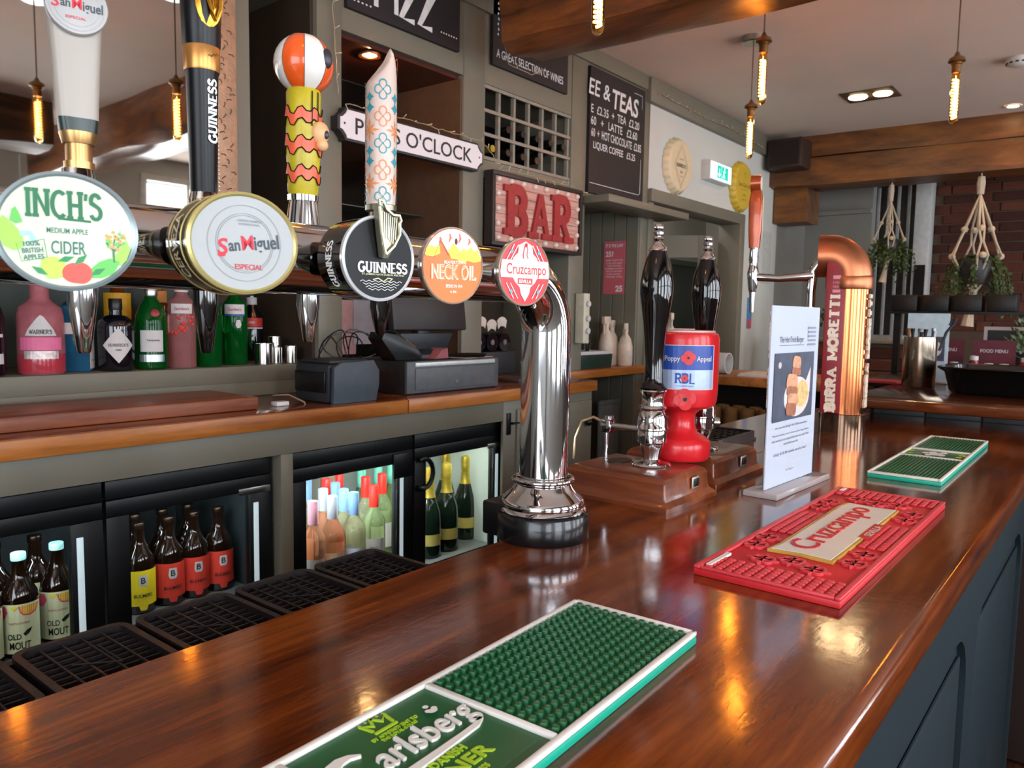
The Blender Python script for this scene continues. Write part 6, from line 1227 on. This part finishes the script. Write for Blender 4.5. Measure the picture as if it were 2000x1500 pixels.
MB().cyl(q+Vector((0, 0, .272))-sd*.012, q+Vector((0, 0, .272))-sd*.0135, .020, seg=24).box(-.007, .007, -.055, .07, 0, .0012, .0005, mt=Matrix.Translation(q) @ FR(-sd*.0195+Vector((0, 0, .165)), tow*-1, (0, 0, 1))).build('cream_inlay', M('inlay_cream', '#e0d2bc', .4), ho, kind='stuff')
# ------------------------------------------------------------------ on the return counter
t = thing('cutlery_pot', 'tall steel pot full of cutlery on the raised counter', 'cutlery pot', (3.27, .625, 1.1705)); SP = M('pot_steel', '#b9a894', .22, 1)
MB().lathe([(.056, 0), (.058, .003), (.058, .192), (.055, .192), (.055, .01), (0, .01)], seg=36).build('pot', SP, t); rq = random.Random(6)
for k in range(9):
    a_ = rq.uniform(0, 6.28); r_ = .03; b_ = Vector((r_*math.cos(a_), r_*math.sin(a_), .02)); e_ = Vector((1.5*r_*math.cos(a_+.3), 1.5*r_*math.sin(a_+.3), .205+rq.uniform(0, .025)))
    MB().tube([b_, b_.lerp(e_, .8), e_], [.003, .004, .008], 6, flat=.4).build('cutlery', M('cutlery_%d' % (k % 3), ('#8c8c90', '#3a3032', '#a8764e')[k % 3], .3, .7), t)
t = thing('serving_tongs', 'black and steel scissors handles sticking out of the cutlery pot', 'tongs', (3.27, .56, 1.3626)); MB().tube([(0, 0, -.05), (0, -.02, .02), (0, -.045, .055), (0, -.05, .07), (0, -.038, .07), (0, -.03, .045)], .005, 8).build('handle', DKGREY, t)
t = thing('menu_stand', 'second burger menu sheet in a stand, behind the cutlery pot', 'menu stand', (3.56, .655, 1.1705)); MB().box(-.03, .03, -.085, .085, 0, .010, .002).build('base', ACR, t); s2 = MB().box(-.0015, .0015, -.078, .078, .01, .285).build('sheet', M('sheet_cool', '#c0d4de', .5), t)
MB().box(-.0022, -.0015, -.065, .065, .09, .19).build('photo', M('slate_photo', '#454a5c', .5), s2); MB().disc(0, 0, .045, .04, FR((-.0024, -.01, .14), (0, -1, 0), (0, 0, 1))).build('photo_plate', _M['photo_plate'], s2)
t = thing('roasting_tray', 'large black roasting tray with flared rim on the raised counter', 'tray', (3.02, .53, 1.1705)); mb = MB()
def rr3(i, z, r): return [(p[0], p[1], z) for p in rrect(0+i, .36-i, -.72+i, 0-i, r, 5)]
loft(mb, [rr3(.045, 0, .05), rr3(.035, .012, .055), rr3(.02, .075, .06), rr3(0, .090, .06), rr3(0, .095, .06), rr3(.022, .092, .05), rr3(.04, .02, .04)], I4); mb.build('tray', M('enamel_black', '#0c0b0c', .22, coat=.3), t)
tag(MB().box(0, .15, 0, .24, 0, .003).box(.01, .16, .02, .23, .003, .007).build('red_napkin', M('napkin_red', '#a02630', .8), loc=(3.35, .80-.10, 1.1705)), 'folded red napkin behind the copper tower on the raised counter', 'napkin')
# service station with menus, sauces and crates
t = thing('service_station', 'brown serving cabinet with sauces and menus beyond the raised counter', 'cabinet', (0, 0, 0)); MB().box(4.05, 4.65, -.8, 1.02, 1.10, 1.14, .004).box(4.1, 4.6, -.75, .98, 0, 1.10).build('cabinet', _M['dark_brown_board'], t)
for y in (.98, .42): MB().box(4.50, 4.53, y-.015, y+.015, 1.14, 1.47).build('post', BLACK, t)
MB().box(4.42, 4.62, .40, 1.02, 1.462, 1.474).build('upper_shelf', BLACK, t)
c0 = None
for k in range(4):
    o = tag(MB().box(0, .15, 0, .125, 0, .085, .006).build('black_crate', M('crate_black', '#15110f', .45), loc=(4.43, .44+k*.145, 1.4745)), 'black crate on the upper shelf of the serving cabinet, %s from the right' % ('first', 'second', 'third', 'fourth')[k], 'crate', 'black crates on the serving shelf')
MAR = M('menu_maroon', '#5c1c2c', .5)
for k, (y, x) in enumerate(((.70, 4.2), (.49, 4.18), (.20, 4.18))):
    t = thing('menu_card', ('maroon food menu card behind the second burger sheet', 'maroon food menu card with white lettering in the middle', 'maroon food menu card at the right edge')[k], 'menu', (x, y, 1.1405), 0, 'menu cards on the serving cabinet'); MB().box(0, .008, -.085, .085, 0, .20).build('card', MAR, t)
    MB().text('FOOD MENU', .11, .016, FR((-.0008, 0, .15), (0, -1, 0), (0, 0, 1)), 0, 0, .02).box(-.08, .08, -.14, -.09, .0, .001, mt=FR((-.0008, 0, .15), (0, -1, 0), (0, 0, 1))).build('white_print', PAPER, t)
for k, (x, y, c_, nm, lb) in enumerate(((4.12, .64, '#b0703a', 'mustard_pot', 'tan sauce pot beside the menus'), (4.12, .56, '#7c1624', 'ketchup_bottle', 'dark red sauce bottle left of the salt pot'), (4.12, .50, '#d6dde4', 'salt_pot', 'white-lidded pot in front of the middle menu'), (4.12, .44, '#c8883e', 'mustard_pot', 'amber sauce jar in front of the middle menu'), (4.12, .36, '#a81a26', 'ketchup_bottle', 'bright red sauce bottle with white cap'), (4.12, .27, '#8a3038', 'ketchup_bottle', 'red sauce bottle nearest the right edge'))):
    h = .09+.03*(nm == 'ketchup_bottle'); t = thing(nm, lb, 'condiment', (x, y, 1.1405), 0); MB().lathe([(.030, 0), (.034, .004), (.034, h*.55), (.018, h*.85), (.018, h*.9), (0, h*.9)], seg=18).build('body', M('sauce_%d' % k, c_, .2, coat=.4), t); MB().lathe([(.018, h*.88), (.018, h*1.05), (0, h*1.07)], seg=16).build('cap', WHITE, t)
t = thing('white_picture_frame', 'white framed sign standing behind the food menus', 'frame', (4.45, .45, 1.1405)); MB().box(0, .012, -.12, .12, .245, .262).box(0, .012, -.12, -.105, 0, .245).box(0, .012, .105, .12, 0, .245).box(0, .012, -.105, .105, 0, .012).build('frame', PAPER, t); MB().box(.004, .008, -.105, .105, .012, .245).build('dark_panel', BLACK, t)
# plants
LEAF = M('leaf_green', '#3f4f22', .5, var=.3, vs=60); LEAF2 = M('leaf_greyish', '#6b7a58', .6, var=.25, vs=60); ROPE = M('macrame_rope', '#c9b49c', .8, bump=.5, bs=300)
def leaf(mb, p, d, s, rq):
    d = Vector(d).normalized(); n = d.cross(Vector((rq.uniform(-1, 1), rq.uniform(-1, 1), rq.uniform(-.5, 1)))).normalized()
    p = Vector(p); mb._new([p, p+d*s*.5+n*s*.3, p+d*s, p+d*s*.5-n*s*.3], [(0, 1, 2, 3)], I4, 0)
def macrame(u, v0, x, drop, foliage, label, seed, fat):
    P = X(u, v0, x); t = thing('hanging_planter', label, 'hanging plant', (P.x, P.y, 2.36)); rq = random.Random(seed); z0 = P.z-2.36
    g = MB(); g.cyl((0, 0, 0), (0, 0, -.03), .004).tube([(0, 0, -.02), (0, 0, -.06), (0, 0, -.13)], [.016*fat, .020*fat, .016*fat], 8)
    for k in range(4):
        a_ = k*PI/2+.4; r_ = .11*fat
        A_ = Vector((0, 0, -.13)); B_ = Vector((r_*.55*math.cos(a_), r_*.55*math.sin(a_), -.13-drop*.42)); C_ = Vector((r_*math.cos(a_), r_*math.sin(a_), -.13-drop*.75)); D_ = Vector((.02*math.cos(a_), .02*math.sin(a_), -.13-drop*1.15))
        for o_ in (-.012, .012):
            s_ = Vector((-math.sin(a_), math.cos(a_), 0))*o_*fat; g.tube([A_, B_+s_, B_*.5+C_*.5+s_*.4, C_+s_*2, D_], .0055*fat, 6)
        g.ball(B_, .018*fat, seg=8); g.ball(C_, .018*fat, seg=8)
    g.tube([(0, 0, -.13-drop*1.12), (0, .01, -.13-drop*1.3), (0, .025, -.13-drop*1.6)], [.02*fat, .014*fat, .03*fat], 8); g.build('macrame', ROPE, t)
    MB().lathe([(.0, -.13-drop*1.1), (.06*fat, -.13-drop*1.08), (.085*fat, -.13-drop*.85), (.08*fat, -.13-drop*.78)], seg=20).build('pot', M('pot_dark', '#2a2420', .4), t)
    g = MB(); base_ = Vector((0, 0, -.13-drop*.78))
    for k in range(foliage):
        a_ = rq.uniform(0, 6.28); L_ = rq.uniform(.12, .42)*fat; p = base_.copy(); dr = Vector((math.cos(a_), math.sin(a_), .9)); pts_ = [p.copy()]
        for j in range(10):
            dr = (dr+Vector((rq.uniform(-.3, .3), rq.uniform(-.3, .3), -.55))).normalized(); p = p+dr*L_/10; pts_.append(p.copy())
            for q_ in range(3): leaf(g, p, dr+Vector((rq.uniform(-1, 1), rq.uniform(-1, 1), rq.uniform(-.6, .6))), rq.uniform(.018, .032), rq)
        g.tube(pts_, .0015, 3)
    g.build('trailing_leaves', LEAF, t, kind='stuff')
macrame(1917, 350, 5.70, .52, 60, 'larger macrame hanger with trailing green plant, in front of the brick wall', 3, 1.25)
macrame(1742, 365, 5.72, .34, 46, 'smaller macrame hanger with trailing plant in front of the white stair balusters', 8, .85)
t = thing('potted_plant', 'grey-green leafy pot plant at the right edge on the serving cabinet', 'plant', (4.30, .34, 1.1405)); MB().lathe([(.04, 0), (.055, .09), (.05, .09), (0, .08)], seg=20).build('pot', M('pot_terracotta', '#8a4a34', .7), t); g = MB(); rq = random.Random(12)
for k in range(420):
    a_, b_ = rq.uniform(0, 6.28), rq.uniform(-.4, 1.4); r_ = rq.uniform(.04, .12); p = Vector((r_*math.cos(a_)*math.cos(b_), r_*math.sin(a_)*math.cos(b_), .17+r_*1.3*math.sin(b_))); leaf(g, p, p-Vector((0, 0, .1)), rq.uniform(.02, .035), rq)
g.build('leaves', LEAF2, t, kind='stuff')
t = thing('potted_plant', 'small dark potted shrub on the low brick wall sill', 'plant', (5.3, 1.53, 1.3105)); MB().lathe([(.04, 0), (.05, .07), (0, .07)], seg=18).build('pot', _M['pot_dark'], t); g = MB()
for k in range(220):
    a_, b_ = rq.uniform(0, 6.28), rq.uniform(-.2, 1.5); r_ = rq.uniform(.03, .10); p = Vector((r_*math.cos(a_)*math.cos(b_), r_*math.sin(a_)*math.cos(b_), .09+r_*1.5*math.sin(b_))); leaf(g, p, p-Vector((0, 0, .05)), .03, rq)
g.build('leaves', LEAF, t, kind='stuff')
# ================================================================== ceiling lights
BRS = M('antique_brass', '#9a7448', .3, .9); CORD = M('cord_brown', '#6b5340', .7)
BGL = M('bulb_amber_glass', '#ffc878', .03, trans=1, ior=1.08, var=0); FIL = M('filament_glow', '#ffb43c', .3, emit=55, ecol='#ffb04a')
def pendant(x, y, zb, label, pw=27, cone=True):
    t = thing('pendant_lamp', label, 'pendant lamp', (x, y, 2.70))
    MB().lathe([(.052, 0), (.052, -.026), (.048, -.03), (0, -.03)][::-1], seg=28).build('ceiling_rose', STEEL, t)
    zt = zb+.19-2.70; MB().cyl((0, 0, -.03), (0, 0, zt+.075), .0028, seg=8).build('cord', CORD, t)
    MB().lathe([(.016, zt), (.0165, zt+.028), (.019, zt+.030), (.019, zt+.036), (.030, zt+.040), (.027, zt+.052), (.012, zt+.062), (.005, zt+.076), (0, zt+.076)], seg=24).build('lamp_holder', BRS, t)
    MB().lathe([(.013, zt), (.0165, zt-.015), (.0165, zt-.165), (.013, zt-.182), (.005, zt-.189), (0, zt-.190)], seg=20, cap=False).build('bulb', BGL, t)
    MB().tube([(.0098*math.cos(k*.9), .0098*math.sin(k*.9), zt-.022-k*.0017) for k in range(86)], .0034, 5).cyl((0, 0, zt-.165), (0, 0, zt-.01), .0012, seg=5).build('filament', FIL, t)
    l = point('pendant_light', (x, y, zb+.08), pw, (1, .56, .24), .008); l.visible_glossy = True
    return t
pendant(1.645, 1.07, 2.105, 'pendant filament lamp in front of the big oak beam'); pendant(2.905, 1.148, 2.225, 'pendant filament lamp just right of the oak beam, upper of two in line')
pendant(3.50, 1.43, 2.155, 'pendant filament lamp in front of the yellow bottle-cap sign, lower of two in line'); pendant(3.36, .580, 2.165, 'pendant filament lamp hanging alone at the right')
pendant(1.31, .57, 2.10, 'pendant filament lamp reflected in the mirror left of the ivory handle'); pendant(1.01, .98, 2.185, 'pendant filament lamp reflected at the far left of the mirror')
pendant(.30, .45, 2.12, 'pendant filament lamp above the near end of the bar'); pendant(4.6, .1, 2.13, 'pendant filament lamp over the far customers side')
LW = M('lamp_bright', '#ffd9a0', .3, emit=50)
t = thing('twin_downlight', 'recessed twin spotlight plate in the ceiling', 'ceiling light', (4.755, 1.245, 2.6995)); MB().box(-.115, .115, -.14, .14, -.004, 0, .001).build('plate', M('plate_bronze', '#6b5c4c', .35, .6), t)
for s in (-1, 1): MB().lathe([(.050, -.0045), (.045, -.010), (0, -.011)][::-1], T(0, s*.066, 0), 28).build('spot_lamp', LW, t)
t = thing('round_downlight', 'single round recessed downlight at the right edge of the ceiling', 'ceiling light', (5.47, .635, 2.6995)); MB().lathe([(.045, 0), (.043, -.006), (.030, -.004)], seg=28, cap=False).build('trim_ring', WHITE, t); MB().lathe([(.030, -.004), (0, -.006)][::-1], seg=20).build('lamp', LW, t)
t = thing('smoke_alarm', 'white round smoke alarm at the right edge of the ceiling', 'smoke alarm', (4.52, .515, 2.6995)); MB().lathe([(.055, 0), (.055, -.018), (.045, -.032), (.03, -.038), (0, -.038)][::-1], seg=30).build('body', WHITE, t); g = MB()
for k in range(12): g.box(.047, .0535, -.006, .006, -.028, -.022, mt=RZ(k*PI/6))
g.build('vents', BLACK, t, kind='stuff')
spot('downlight_beam', (4.755, 1.245, 2.675), 14, (1, .72, .45)); spot('downlight_beam', (5.47, .635, 2.68), 6, (1, .72, .45), 80)
